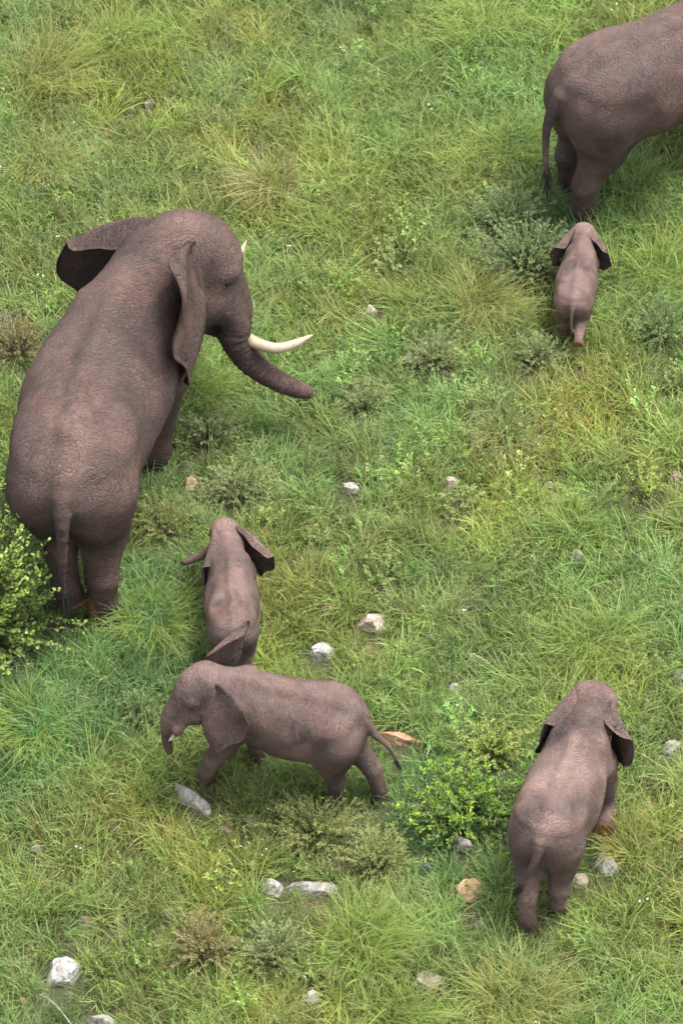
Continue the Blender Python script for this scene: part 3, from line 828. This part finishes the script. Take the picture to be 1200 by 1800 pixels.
CLEAR = []
ROCKS = []   # filled below: world x, y, radius
def put_rocks():
    spec = [  # px, py, width, height in photo pixels, turn, tone, label
     (655, 1090, 58, 40, 5, 'pink', 'angular pink and white rock in the grass right of the rear calf'),
     (563, 1141, 46, 36, 20, 'white', 'white grey rock above the rump of the side-on elephant'),
     (577, 1067, 22, 20, 0, 'orange', 'small orange stone up left of the pink and white rock'),
     (333, 1397, 84, 32, -42, 'grey', 'long slanting grey rock in front of the side-on elephant'),
     (480, 1554, 42, 30, -20, 'mottled', 'dark and white mottled rock left of the long flat grey rock'),
     (551, 1556, 90, 28, -4, 'grey', 'long flat grey rock beside the mottled rock at lower middle'),
     (828, 1555, 50, 46, 15, 'orange', 'rounded orange rock left of the lower right elephant'),
     (111, 1704, 60, 50, -15, 'white', 'large pale rock near the lower left corner'),
     (182, 1791, 54, 28, -10, 'grey', 'grey rock cut by the bottom edge at left'),
     (548, 1748, 28, 24, 10, 'white', 'small white rock by the bottom edge at centre'),
     (752, 1723, 56, 34, -8, 'tan', 'domed grey and rust rock by the bottom edge right of centre'),
     (582, 1658, 26, 20, 0, 'grey', 'small round grey stone below the long flat grey rock'),
     (148, 1615, 22, 20, 0, 'brown', 'small brown stone above the large pale corner rock'),
     (299, 1603, 17, 18, 0, 'blue', 'small blue grey stone at lower left centre'),
     (841, 1627, 28, 20, 0, 'brown', 'brownish stone below the rounded orange rock'),
     (812, 1481, 44, 26, -20, 'grey', 'half hidden grey rock under the yellow green shrub'),
     (747, 1518, 16, 14, 0, 'blue', 'tiny dark stone left of the rounded orange rock'),
     (1067, 1516, 36, 52, 15, 'white', 'upright white rock right of the lower right elephant'),
     (1015, 1546, 32, 30, 30, 'tan', 'pinkish grey stone beside the hind foot of the lower right elephant'),
     (1180, 1309, 38, 28, 20, 'white', 'white rock at the right edge level with the lower right elephant'),
     (1013, 974, 32, 26, -25, 'white', 'pale rock in the grass at right of centre'),
     (794, 847, 34, 26, 5, 'pink', 'pinkish rock in the middle of the slope right of centre'),
     (612, 857, 38, 22, -15, 'grey', 'grey rock at the centre of the slope'),
     (652, 545, 26, 24, 10, 'pink', 'striped pale rock right of the long tusk'),
     (717, 626, 26, 20, 15, 'white', 'white stone down right of the striped pale rock'),
     (797, 1211, 28, 20, 30, 'grey', 'small grey rock above the yellow green shrub'),
     (831, 1156, 28, 22, -10, 'tan', 'small pinkish stone up right of the grey rock above the shrub'),
     (703, 1297, 76, 26, -14, 'orange', 'flat orange rock just behind the tail of the side-on elephant'),
     (262, 178, 20, 28, 0, 'tan', 'upright pinkish stone in the upper left grass'),
     (233, 191, 12, 11, 0, 'white', 'tiny pale stone left of the upright pinkish stone'),
     (336, 849, 28, 22, -10, 'orange', 'orange brown stone by the front foot of the huge elephant'),
     (442, 1436, 15, 15, 0, 'pink', 'small pink stone right of the long slanting grey rock'),
     (396, 1456, 20, 14, 0, 'brown', 'small brown stone below the long slanting grey rock'),
     (1187, 833, 24, 20, 0, 'brown', 'brown stone at the right edge halfway up'),
     (964, 851, 16, 13, 0, 'pink', 'tiny pink stone between the calf and the right edge brown stone'),
     (1194, 1466, 22, 20, 0, 'orange', 'orange stone cut by the right edge'),
     (1194, 1186, 24, 26, 0, 'grey', 'grey rock cut by the right edge'),
     (65, 1491, 20, 15, 0, 'grey', 'small grey stone near the left edge at lower left'),
     (38, 1756, 13, 13, 0, 'orange', 'tiny orange stone below left of the large pale corner rock'),
     (206, 1617, 12, 13, 0, 'pink', 'tiny pink stone between the brown and the blue grey stone')]
    tones = dict(white=((.36, .34, .33), (.66, .64, .62), (.10, .095, .10)), grey=((.29, .265, .235), (.52, .485, .44), (.10, .095, .085)), pink=((.50, .33, .27), (.78, .66, .61), (.40, .17, .10)),
                 orange=((.62, .29, .16), (.74, .46, .33), (.46, .18, .09)), mottled=((.09, .08, .08), (.66, .63, .60), (.20, .13, .09)), tan=((.34, .25, .20), (.48, .40, .35), (.36, .17, .09)),
                 brown=((.20, .14, .11), (.34, .25, .21), (.09, .07, .06)), blue=((.14, .15, .18), (.36, .37, .42), (.07, .07, .08)))
    mats = {}
    for k, cc in tones.items():
        c0, c1, c2 = [tuple(q * 0.76 for q in c) for c in cc]
        m, nt, b = newmat('rock_' + k)
        tc = N(nt, 'ShaderNodeTexCoord').outputs['Object']
        n1 = noise(nt, tc, 9, 6, 0.7); n2 = noise(nt, tc, 26, 5, 0.7); n3 = noise(nt, tc, 5, 4, 0.6, dist=1.2)
        c = ramp(nt, n1, [(.36, c0), (.60, c1)])
        c = mixc(nt, ramp(nt, n3, [(.55, 0.0), (.66, 0.75)]), c, c2)
        c = mixc(nt, ramp(nt, n2, [(.56, 0.0), (.70, .6)]), c, tuple(q * .45 for q in c0))
        c = mixc(nt, ramp(nt, noise(nt, tc, 13, 4, .6), [(.5, 0.0), (.64, .7)]), c, (.075, .055, .035))     # earth stains
        nt.links.new(c, b.inputs['Base Color']); b.inputs['Roughness'].default_value = 0.9
        bp = N(nt, 'ShaderNodeBump'); bp.inputs['Distance'].default_value = 0.02; nt.links.new(n2, bp.inputs['Height']); nt.links.new(bp.outputs[0], b.inputs['Normal'])
        mats[k] = m
    import bmesh
    for i, (px, py, w_, h_, turn, tone, label) in enumerate(spec):
        rg = np.random.default_rng(100 + i)
        sc = SC * 1.0
        wx = w_ / sc * 0.56
        top = min(0.15, 0.055 + 0.36 * wx) if w_ < 70 else 0.085
        q = at(px, py, top * 0.75)
        q[2] = float(ground_z(q[0], q[1]))
        wy = min(max(0.55 * wx, (h_ / sc) * 0.56), 1.1 * wx) if w_ < 70 else h_ / sc * 0.52
        bm = bmesh.new(); bmesh.ops.create_icosphere(bm, subdivisions=4, radius=1.0)
        V = np.array([v.co[:] for v in bm.verts])
        for k in range(9):
            n = rg.normal(size=3); n[2] = abs(n[2]) * .8; n /= np.linalg.norm(n)
            dcut = rg.uniform(.62, .85)
            ex = np.maximum(0, V @ n - dcut)
            V -= ex[:, None] * n
        V *= (1 + 0.30 * (fbm(V[:, 0] * 2.6 + i, V[:, 1] * 2.6, V[:, 2] * 2.6, oct=5) - .5))[:, None]
        V *= np.array([wx, wy, top * 1.35])
        V = V @ rot('Z', R(turn)).T
        V[:, 2] += top * 0.12
        for v, c in zip(bm.verts, V): v.co = c
        me = bpy.data.meshes.new('rock'); bm.to_mesh(me); bm.free(); me.materials.append(mats[tone])
        o = bpy.data.objects.new('rock', me); COL.objects.link(o); o.location = q
        tag(o, label, 'rock', 'rocks lying in the grass')
        ROCKS.append((q[0], q[1], wx, wy, R(turn)))
put_rocks()

def scatter(name, label, cat, makers, mat, spacing, field, smin_, smax_, tintf, seed):
    """stuff: one object whose points carry instanced clumps"""
    rg = np.random.default_rng(seed)
    protos = bpy.data.collections.new(name + '_clumps')
    for k, mk in enumerate(makers):
        o = mk(np.random.default_rng(seed * 31 + k)).obj('clump', mat, None, link=False)
        protos.objects.link(o)
    xs = np.arange(-8.2, 8.2, spacing); ys = np.arange(-12.0, 14.5, spacing)
    X, Y = np.meshgrid(xs, ys, indexing='ij')
    X = X.ravel() + rg.uniform(-.6, .6, X.size) * spacing; Y = Y.ravel() + rg.uniform(-.6, .6, Y.size) * spacing
    p = pix(np.stack([X, Y, np.full_like(X, 0.12)], -1))
    keep = (p[:, 0] > -330) & (p[:, 0] < 1530) & (p[:, 1] > -230) & (p[:, 1] < 2050)
    X, Y, p = X[keep], Y[keep], p[keep]
    keep = rg.uniform(0, 1, len(X)) < field(X, Y, p[:, 0], p[:, 1])
    X, Y, p = X[keep], Y[keep], p[keep]
    keep = np.ones(len(X), bool); small = np.ones(len(X))
    for (rx, ry, wx, wy, tu) in ROCKS:
        dx, dy = X - rx, Y - ry
        c, s_ = math.cos(-tu), math.sin(-tu)
        ex, ey = (dx * c - dy * s_) / (wx + .02), (dx * s_ + dy * c) / (wy + .02)
        keep &= (ex ** 2 + ey ** 2) > 1.0
        front = np.exp(-((dx / (wx + .06)) ** 2)) * np.exp(-(((dy + wy + .14) / .22) ** 2))
        small = np.minimum(small, 1 - (0.78 if wx > .13 else 0.6) * front)
    for (fx, fy, fr_) in FEET:
        small = np.minimum(small, 1 - 0.60 * np.exp(-(((X - fx) ** 2 + (Y - fy + 0.12) ** 2) / fr_ ** 2)))
    for (cx, cy, rx, ry) in CLEAR:
        small = np.minimum(small, 1 - 0.55 * np.exp(-(((X - cx) / (rx * .9)) ** 2 + ((Y - cy + .1) / (ry * .9 + .1)) ** 2) ** 2))
    X, Y, p, small = X[keep], Y[keep], p[keep], small[keep]
    n = len(X)
    me = bpy.data.meshes.new(name)
    me.vertices.add(n)
    me.vertices.foreach_set('co', np.stack([X, Y, ground_z(X, Y)], -1).astype(np.float32).ravel())
    a = me.attributes.new('idx', 'INT', 'POINT'); a.data.foreach_set('value', rg.integers(0, len(makers), n).astype(np.int32))
    rotv = np.stack([rg.normal(0, .10, n), rg.normal(0, .10, n), rg.uniform(0, 6.28, n)], -1).astype(np.float32)
    a = me.attributes.new('rotv', 'FLOAT_VECTOR', 'POINT'); a.data.foreach_set('vector', rotv.ravel())
    a = me.attributes.new('scl', 'FLOAT', 'POINT'); a.data.foreach_set('value', (rg.uniform(smin_, smax_, n) * small).astype(np.float32))
    T = tintf(X, Y, p[:, 0], p[:, 1], rg)
    a = me.attributes.new('tint', 'FLOAT_COLOR', 'POINT'); a.data.foreach_set('color', np.concatenate([T, np.ones((n, 1))], 1).astype(np.float32).ravel())
    o = bpy.data.objects.new(name, me); COL.objects.link(o)
    ng = bpy.data.node_groups.new(name, 'GeometryNodeTree')
    ng.interface.new_socket('Geometry', in_out='INPUT', socket_type='NodeSocketGeometry')
    ng.interface.new_socket('Geometry', in_out='OUTPUT', socket_type='NodeSocketGeometry')
    gi, go = ng.nodes.new('NodeGroupInput'), ng.nodes.new('NodeGroupOutput')
    ci = ng.nodes.new('GeometryNodeCollectionInfo'); ci.inputs['Collection'].default_value = protos
    ci.inputs['Separate Children'].default_value = True; ci.inputs['Reset Children'].default_value = True
    ip = ng.nodes.new('GeometryNodeInstanceOnPoints'); ip.inputs['Pick Instance'].default_value = True
    def named(nm, ty):
        q = ng.nodes.new('GeometryNodeInputNamedAttribute'); q.data_type = ty; q.inputs['Name'].default_value = nm
        return q.outputs['Attribute']
    er = ng.nodes.new('FunctionNodeEulerToRotation')
    ng.links.new(named('rotv', 'FLOAT_VECTOR'), er.inputs[0])
    ng.links.new(gi.outputs[0], ip.inputs['Points']); ng.links.new(ci.outputs[0], ip.inputs['Instance'])
    ng.links.new(named('idx', 'INT'), ip.inputs['Instance Index']); ng.links.new(er.outputs[0], ip.inputs['Rotation'])
    ng.links.new(named('scl', 'FLOAT'), ip.inputs['Scale']); ng.links.new(ip.outputs[0], go.inputs[0])
    md = o.modifiers.new('scatter', 'NODES'); md.node_group = ng
    tag(o, label, cat, kind='stuff')
    print('SCATTER', name, n)
    return o

def tint_common(amt=1.0):
    def f(X, Y, px, py, rg):
        n = len(X)
        ye = np.clip(bell(px, py, YELLOW) + 1.6 * (fbm(X * .7 + 5, Y * .7, oct=3) - .5), -.4, 1)[:, None]
        de = np.clip(bell(px, py, DEEP) + 1.2 * (fbm(X * .9 + 31, Y * .9 + 7, oct=3) - .55), 0, 1)[:, None]
        T = np.ones((n, 3)) * rg.uniform(.62, 1.30, (n, 1)) * (.72 + .56 * fbm(X * 1.8 + 3, Y * 1.8 + 70, oct=2))[:, None]
        T = T * (1 + amt * np.clip(ye, 0, 1) * np.array([.30, .06, -.18]) + amt * np.clip(-ye, 0, 1) * np.array([-.25, 0, .25]))
        T = T * (1 + amt * de * np.array([-.42, -.22, -.05]))
        return np.clip(T * (1 + rg.normal(0, .06, (n, 3))), .2, 2)
    return f
M_FINE = leaf_material('grass_blades', (.140, .215, .052), (.290, .372, .108), (.45, .48, .19), trans=.45)
M_BROAD = leaf_material('broad_grass_blades', (.120, .235, .050), (.260, .405, .098), (.45, .52, .19), trans=.45)
M_DRY = leaf_material('dry_blades', (.25, .175, .09), (.42, .335, .18), (.48, .40, .22), trans=.25)
M_HERB = leaf_material('herb_leaves', (.095, .190, .038), (.210, .330, .075), (.30, .41, .11), trans=.42)
M_FEATH = leaf_material('feathery_leaves', (.175, .235, .105), (.310, .375, .180), (.40, .44, .23), trans=.38)
M_FORB = leaf_material('forb_leaves', (.185, .285, .070), (.330, .445, .130), (.42, .52, .18), trans=.45)
M_FLOWER = leaf_material('petals', (.60, .58, .64), (.72, .72, .72), (.7, .68, .7))

# ------------------------------------------------------------------ tussocks and shrubs that stand out one by one
M_TUS = leaf_material('tussock_blades', (.150, .235, .040), (.270, .370, .080), (.42, .46, .15), inst=False, trans=.42)
M_TUSY = leaf_material('yellow_tussock_blades', (.230, .245, .055), (.350, .350, .105), (.46, .43, .17), inst=False, trans=.42)
M_TUSP = leaf_material('pale_tussock_blades', (.200, .205, .075), (.330, .320, .135), (.46, .40, .20), inst=False, trans=.35)
M_BARK = plain('twig_bark', (.12, .09, .07), .85, 30)
M_BARKG = plain('dead_wood', (.20, .175, .155), .85, 30)
def tussock(px, py, rad, ln, n, mat, label, seed, lean=(.05, .75), wd=(.005, .010), gx=0.0, gy=0.0):
    rg = np.random.default_rng(seed)
    q = at(px, py, 0.10); q[2] = float(ground_z(q[0], q[1]))
    b = Bag()
    V, F, t, r = blades(rg, int(n * 1.15), rad * 1.25, (ln[0] * .6, ln[1] * 1.12), wd, lean, (.4, 1.8), 5, .55)
    V[:, 0] += gx * V[:, 2] ; V[:, 1] += gy * V[:, 2]
    b.add(V, F, tip=t, rnd=r)
    o = b.obj('grass_tussock', mat); o.location = q
    tag(o, label, 'tussock', 'grass tussocks that stand out of the sward')
TUS = [(630, 1655, .26, (.45, .85), 420, M_TUS, 'big pale green tussock with drooping blades at lower centre'),
       (690, 1785, .24, (.4, .7), 340, M_TUS, 'spreading tussock at the bottom edge beside the domed rock'),
       (900, 1770, .34, (.45, .8), 460, M_TUSY, 'yellow green tussock at the bottom edge below the lower right elephant'),
       (1110, 1490, .20, (.35, .6), 260, M_TUSY, 'yellow green tussock right of the upright white rock'),
       (1150, 480, .30, (.5, .9), 420, M_TUS, 'tall bright tussock right of the small pale calf'),
       (1040, 1130, .26, (.45, .75), 380, M_TUS, 'upright bright tussock above the head of the lower right elephant'),
       (1010, 930, .20, (.4, .65), 260, M_TUS, 'bright tussock above the pale rock right of centre'),
       (335, 690, .24, (.45, .8), 340, M_TUS, 'bright tussock between the trunk and front leg of the huge elephant'),
       (60, 130, .34, (.5, .9), 460, M_TUSY, 'wide drooping tussock in the upper left corner'),
       (190, 90, .24, (.45, .8), 340, M_TUS, 'bright tussock at the top edge beside the upper left corner tussock'),
       (480, 320, .22, (.5, .85), 300, M_TUSP, 'bleached straw tussock above and right of the huge elephant'),
       (70, 280, .26, (.45, .75), 340, M_TUSY, 'yellow green tussock above the left ear of the huge elephant'),
       (850, 60, .28, (.5, .85), 360, M_TUS, 'bright tussock at the top edge left of the cut off elephant'),
       (900, 260, .24, (.45, .8), 320, M_TUS, 'bright tussock left of the tail of the cut off elephant'),
       (1105, 330, .24, (.45, .75), 300, M_TUS, 'green tussock under the belly of the cut off elephant'),
       (260, 1080, .26, (.5, .85), 360, M_TUS, 'deep tussock between the hind foot of the huge elephant and the rear calf'),
       (60, 1270, .30, (.5, .9), 420, M_TUS, 'lush tussock below the leafy bush at the left edge'),
       (840, 530, .24, (.5, .85), 300, M_TUSY, 'tall yellow green tussock left of the small pale calf'),
       (880, 760, .22, (.4, .7), 260, M_TUSP, 'straw coloured tussock in the middle right of the slope')]
for i, t_ in enumerate(TUS):
    tussock(*t_, seed=300 + i, gx=RNG.uniform(-.3, .7), gy=RNG.uniform(-.7, .0))

def shrub(name, label, cat, px, py, hz, rx, ry, n, leafs, ln, wd, mat, seed, ang=.9, bark=M_BARK, group=None, stem_r=.010, lift=.25, tipmat=None, spread=1.1, droop=.12, zpow=1.0):
    """n leafy sprigs out of one base, spread through a dome rx by ry metres and hz high; (px, py) is where the photo shows the foot"""
    rg = np.random.default_rng(seed)
    q = at(px, py, 0.0); q[2] = float(ground_z(q[0], q[1]))
    root = empty(name, q)
    tag(root, label, cat, group)
    CLEAR.append((q[0], q[1], rx, ry))
    fol, st, tips = Bag(), Bag(), Bag()
    for i in range(n):
        a = rg.uniform(0, 2 * math.pi); r = math.sqrt(rg.uniform(0, 1)) * spread
        zz = math.sqrt(max(0, 1 - min(r, 1) ** 2)) ** zpow
        k = rg.uniform(.55, 1.2)
        top = np.array([rx * r * math.cos(a) * k, ry * r * math.sin(a) * k, hz * (0.22 + .78 * zz) * k * rg.uniform(.8, 1.08)])
        b0 = top * np.array([.35, .35, lift]) + rg.normal(0, .02, 3) * np.array([1, 1, 0]); b0[2] = max(b0[2], .01)
        P, (V, F, t, rr) = sprig(rg, b0, top, leafs, ln, wd, ang=ang, t0=.15, droop=droop)
        fol.add(V, F, tip=t, rnd=np.clip(rr * .6 + rg.uniform(0, .4), 0, 1))
        V, F = tube(P, np.linspace(stem_r * .45, stem_r * .2, len(P)), 4); st.add(V, F)
        if i % 3 == 0:
            V, F = tube(np.array([[b0[0] * .1, b0[1] * .1, -.02], b0 * np.array([.6, .6, .5]), b0]), np.array([stem_r, stem_r * .8, stem_r * .45]), 5); st.add(V, F)
        if tipmat is not None and rg.uniform() < .30:
            ax = top - b0; ax = ax / np.linalg.norm(ax)
            C = top + rg.normal(0, .012, (8, 3)); Dr = ax * .5 + rg.normal(0, .6, (8, 3)) + np.array([0, 0, .1])
            V, F, t, rr = leaves(rg, C, Dr, (ln[0] * 1.1, ln[1] * 1.3), (wd[0] * 1.1, wd[1] * 1.3)); tips.add(V, F, tip=t, rnd=rr)
    fol.obj('foliage', mat, root); st.obj('stem', bark, root)
    if tipmat is not None: tips.obj('young_leaves', tipmat, root)
    return root
L = lambda nm, a, b, c, tr=.4: leaf_material(nm, a, b, c, inst=False, trans=tr)
M_BUSH = L('bush_leaves', (.215, .365, .065), (.400, .560, .130), (.47, .60, .16), .5)
M_GREY = L('grey_green_leaves', (.185, .285, .100), (.320, .430, .170), (.38, .47, .19), .45)
M_OLIV = L('olive_leaves', (.260, .320, .095), (.410, .460, .165), (.49, .50, .20), .45)
M_SILV = L('silver_leaves', (.240, .305, .120), (.385, .455, .200), (.46, .51, .23), .45)
M_RUST = L('rusty_olive_leaves', (.230, .235, .085), (.380, .345, .145), (.46, .34, .17), .35)
M_DKGR = L('dark_shrub_leaves', (.095, .195, .034), (.190, .315, .058), (.26, .38, .08))
M_YOUNG = L('young_leaf_tips', (.200, .330, .035), (.300, .430, .055), (.36, .46, .07))
M_YGRN = L('yellow_green_leaves', (.240, .330, .060), (.380, .470, .110), (.44, .50, .14))
shrub('leafy_bush', 'leafy bush with round light green leaves at the left edge', 'bush', -22, 1118, 2.35, 1.0, .85, 480, 17, (.038, .060), (.032, .050), M_BUSH, 401, ang=1.0, stem_r=.016)
shrub('grey_green_shrub', 'rounded grey green shrub touching the ear of the small pale calf', 'shrub', 925, 480, .78, .74, .58, 340, 24, (.026, .046), (.010, .017), M_GREY, 402, ang=.75)
shrub('grey_green_shrub', 'grey green shrub behind and left of the shrub touching the calf', 'shrub', 890, 400, .62, .60, .50, 260, 24, (.026, .046), (.010, .017), M_GREY, 403, ang=.75)
shrub('yellow_tipped_shrub', 'dark green shrub with bright yellow green tips between the two young elephants', 'shrub', 820, 1440, .58, .90, .66, 300, 16, (.035, .06), (.016, .028), M_DKGR, 404, ang=1.0, tipmat=M_YOUNG)
shrub('yellow_green_shrub', 'yellow green leafy shrub just above the dark yellow tipped shrub', 'shrub', 865, 1330, .45, .55, .36, 150, 18, (.028, .045), (.012, .022), M_YGRN, 405, ang=.95)
FE = dict(ang=.55, stem_r=.007)
for i, (px, py, h, rx, ry, n, mt, lab) in enumerate([
    (555, 1470, .48, .55, .42, 260, M_OLIV, 'olive feathery shrublet below the belly of the side-on elephant'),
    (665, 1525, .46, .46, .40, 220, M_OLIV, 'olive feathery shrublet below the hind foot of the side-on elephant'),
    (365, 1675, .50, .42, .38, 200, M_RUST, 'rust tinged olive shrublet at lower left centre'),
    (485, 1685, .48, .42, .36, 200, M_SILV, 'silvery feathery shrublet under the mottled rock'),
    (1160, 590, .52, .42, .38, 200, M_GREY, 'grey green shrublet at the right edge below the tall bright tussock'),
    (370, 775, .50, .42, .34, 200, M_SILV, 'silvery shrublet right of the front foot of the huge elephant'),
    (285, 935, .52, .42, .36, 210, M_OLIV, 'olive shrublet above left of the rear calf'),
    (420, 875, .44, .50, .34, 210, M_SILV, 'silvery shrublet just beyond the head of the rear calf'),
    (250, 1265, .42, .28, .24, 120, M_GREY, 'small grey green shrublet left of the face of the side-on elephant'),
    (760, 640, .46, .42, .34, 190, M_SILV, 'silvery shrublet left of the hind feet of the small pale calf'),
    (640, 720, .42, .36, .30, 160, M_SILV, 'silvery shrublet right of the trunk tip of the huge elephant'),
    (945, 640, .44, .34, .28, 150, M_SILV, 'silvery shrublet just left of the raised hind foot of the calf'),
    (30, 620, .60, .50, .42, 160, M_RUST, 'rusty dry shrub at the left edge beside the huge elephant')]):
    shrub('feathery_shrublet', lab, 'shrub', px, py, h * 1.15, rx * 1.1, ry * 1.1, int(n * .9), 22, (.028, .052), (.007, .013), mt, 420 + i, group='feathery shrublets in the grass', **FE)
for i, (px, py, h, rx, lab) in enumerate([
    (690, 470, .62, .40, 'pale leafy weed cluster right of the far tusk tip'),
    (830, 735, .62, .24, 'upright pale weed at the middle right of the slope'),
    (670, 1020, .60, .40, 'pale leafy weed above the angular pink and white rock'),
    (560, 960, .58, .30, 'slender pale weed right of the rear calf'),
    (1130, 870, .50, .36, 'bright yellow green weed near the right edge above the bright tussock'),
    (1190, 690, .62, .22, 'pale weed cut by the right edge'),
    (800, 900, .48, .36, 'pale weed below the pinkish rock in the middle of the slope')]):
    shrub('leafy_weed', lab, 'weed', px, py, h, rx, rx * .8, 26, 26, (.030, .055), (.014, .024), M_YGRN if i == 4 else L('pale_weed_leaves%d' % i, (.210, .285, .085), (.330, .410, .140), (.40, .46, .18)), 450 + i, group='pale leafy weeds', ang=.95, stem_r=.006, lift=.05)

# dead wood
def dead_branch(name, label, px, py, seed, n, size, flat=.35):
    rg = np.random.default_rng(seed)
    q = at(px, py, 0.2); q[2] = float(ground_z(q[0], q[1]))
    b = Bag()
    def grow(p, d, L, r, depth):
        pts = [p]
        for k in range(5):
            d = d + rg.normal(0, .22, 3); d /= np.linalg.norm(d)
            pts.append(pts[-1] + d * L / 5)
        pts = np.array(pts); pts[:, 2] = np.maximum(pts[:, 2], .02)
        V, F = tube(pts, np.linspace(r, r * .4, 6), 5); b.add(V, F)
        if depth > 0:
            for k in range(3):
                j = int(rg.integers(1, 5)); dd = d + rg.normal(0, .8, 3); dd /= np.linalg.norm(dd)
                grow(pts[j], dd, L * rg.uniform(.45, .7), r * .5, depth - 1)
    for i in range(n):
        a = rg.uniform(0, 6.28)
        grow(np.array([rg.normal(0, .05), rg.normal(0, .05), .05]), np.array([math.cos(a), math.sin(a) * .8, flat]), size * rg.uniform(.7, 1.1), .011, 2)
    o = b.obj(name, M_BARKG); o.location = q
    tag(o, label, 'branch')
dead_branch('dead_branch', 'tangle of bare grey twigs in the rusty shrub at the left edge', 30, 590, 500, 6, .55, .55)
dead_branch('dead_branch', 'bare twigs sticking out of the foot of the leafy bush at left', 10, 1165, 501, 4, .4, .35)
b = Bag(); p0, p1 = at(70, 1748, .22), at(125, 1800, .12)
pts = catmull([p0, p0 * .6 + p1 * .4 + np.array([.02, .02, .03]), p1, p1 + (p1 - p0) * .4 - np.array([0, 0, .08])], 9)
V, F = tube(pts, np.linspace(.007, .012, 9), 6); b.add(V, F)
V, F = tube(np.array([pts[2], pts[2] + np.array([-.05, .05, .05])]), np.array([.006, .003]), 5); b.add(V, F)
tag(b.obj('fallen_stick', M_BARKG), 'pale fallen stick below the large pale corner rock', 'stick')

# ------------------------------------------------------------------ the ground cover itself
fine = lambda X, Y, px, py: np.clip(.95 - .25 * bell(px, py, LUSH) - .2 * bell(px, py, DRY) - .8 * np.clip(fbm(X * 2.2 + 9, Y * 2.2, oct=2) - .56, 0, 1) * 2, .25, 1)
scatter('grass', 'fine green grass covering the whole slope', 'grass', [clump_fine] * 9, M_FINE, 0.118, fine, .6, 1.35, tint_common(), 11)
scatter('broad_grass', 'tall arching broad-bladed grass in bright patches', 'grass', [clump_broad] * 12, M_BROAD, 0.14,
        lambda X, Y, px, py: np.clip(.26 + .85 * bell(px, py, LUSH) + 1.7 * (fbm(X * .8 + 80, Y * .8, oct=3) - .56), 0.03, .95), .55, 1.25, tint_common(), 12)
scatter('dry_grass', 'straw and rust coloured dry stalks among the grass', 'dry grass', [clump_dry] * 4, M_DRY, 0.16,
        lambda X, Y, px, py: np.clip(.05 + .55 * bell(px, py, DRY) + 1.0 * (fbm(X * .9 + 20, Y * .9 + 90, oct=3) - .58), 0.03, .9), .6, 1.25,
        lambda X, Y, px, py, rg: np.clip(np.where(rg.uniform(0, 1, (len(X), 1)) < .35, np.array([[.62, .48, .42]]), np.array([[1.0, 1.0, 1.0]])) * rg.uniform(.7, 1.15, (len(X), 1)), 0, 2), 13)
scatter('low_herbs', 'low dark green leafy herbs between the grass', 'herbs', [clump_herb] * 5, M_HERB, 0.15,
        lambda X, Y, px, py: np.clip(.46 + 1.9 * (fbm(X * .7 + 120, Y * .7 + 40, oct=3) - .52), 0.05, .85), .7, 1.35, tint_common(.7), 14)
scatter('feathery_herbs', 'soft grey green feathery herbs in loose patches', 'herbs', [clump_feather] * 4, M_FEATH, 0.16,
        lambda X, Y, px, py: np.clip(.05 + .8 * bell(px, py, FEATH) + 1.3 * (fbm(X * .6 + 60, Y * .6 + 140, oct=3) - .60), 0.01, .85), .7, 1.25, tint_common(.5), 15)
scatter('leafy_forbs', 'pale yellow green leafy weeds standing above the grass', 'weeds', [clump_forb] * 4, M_FORB, 0.22,
        lambda X, Y, px, py: np.clip(.11 + .7 * bell(px, py, FORB) + 1.2 * (fbm(X * .9 + 160, Y * .9 + 10, oct=3) - .60), 0.02, .8), .6, 1.15, tint_common(.5), 16)
scatter('white_wildflowers', 'scattered tiny white wildflowers in the grass', 'flowers', [clump_flower] * 3, M_FLOWER, 0.5,
        lambda X, Y, px, py: np.clip(.05 + .35 * np.exp(-((px - 60) ** 2 + (py - 470) ** 2) / 120 ** 2), 0, .5), .7, 1.2, lambda X, Y, px, py, rg: np.ones((len(X), 3)), 17)
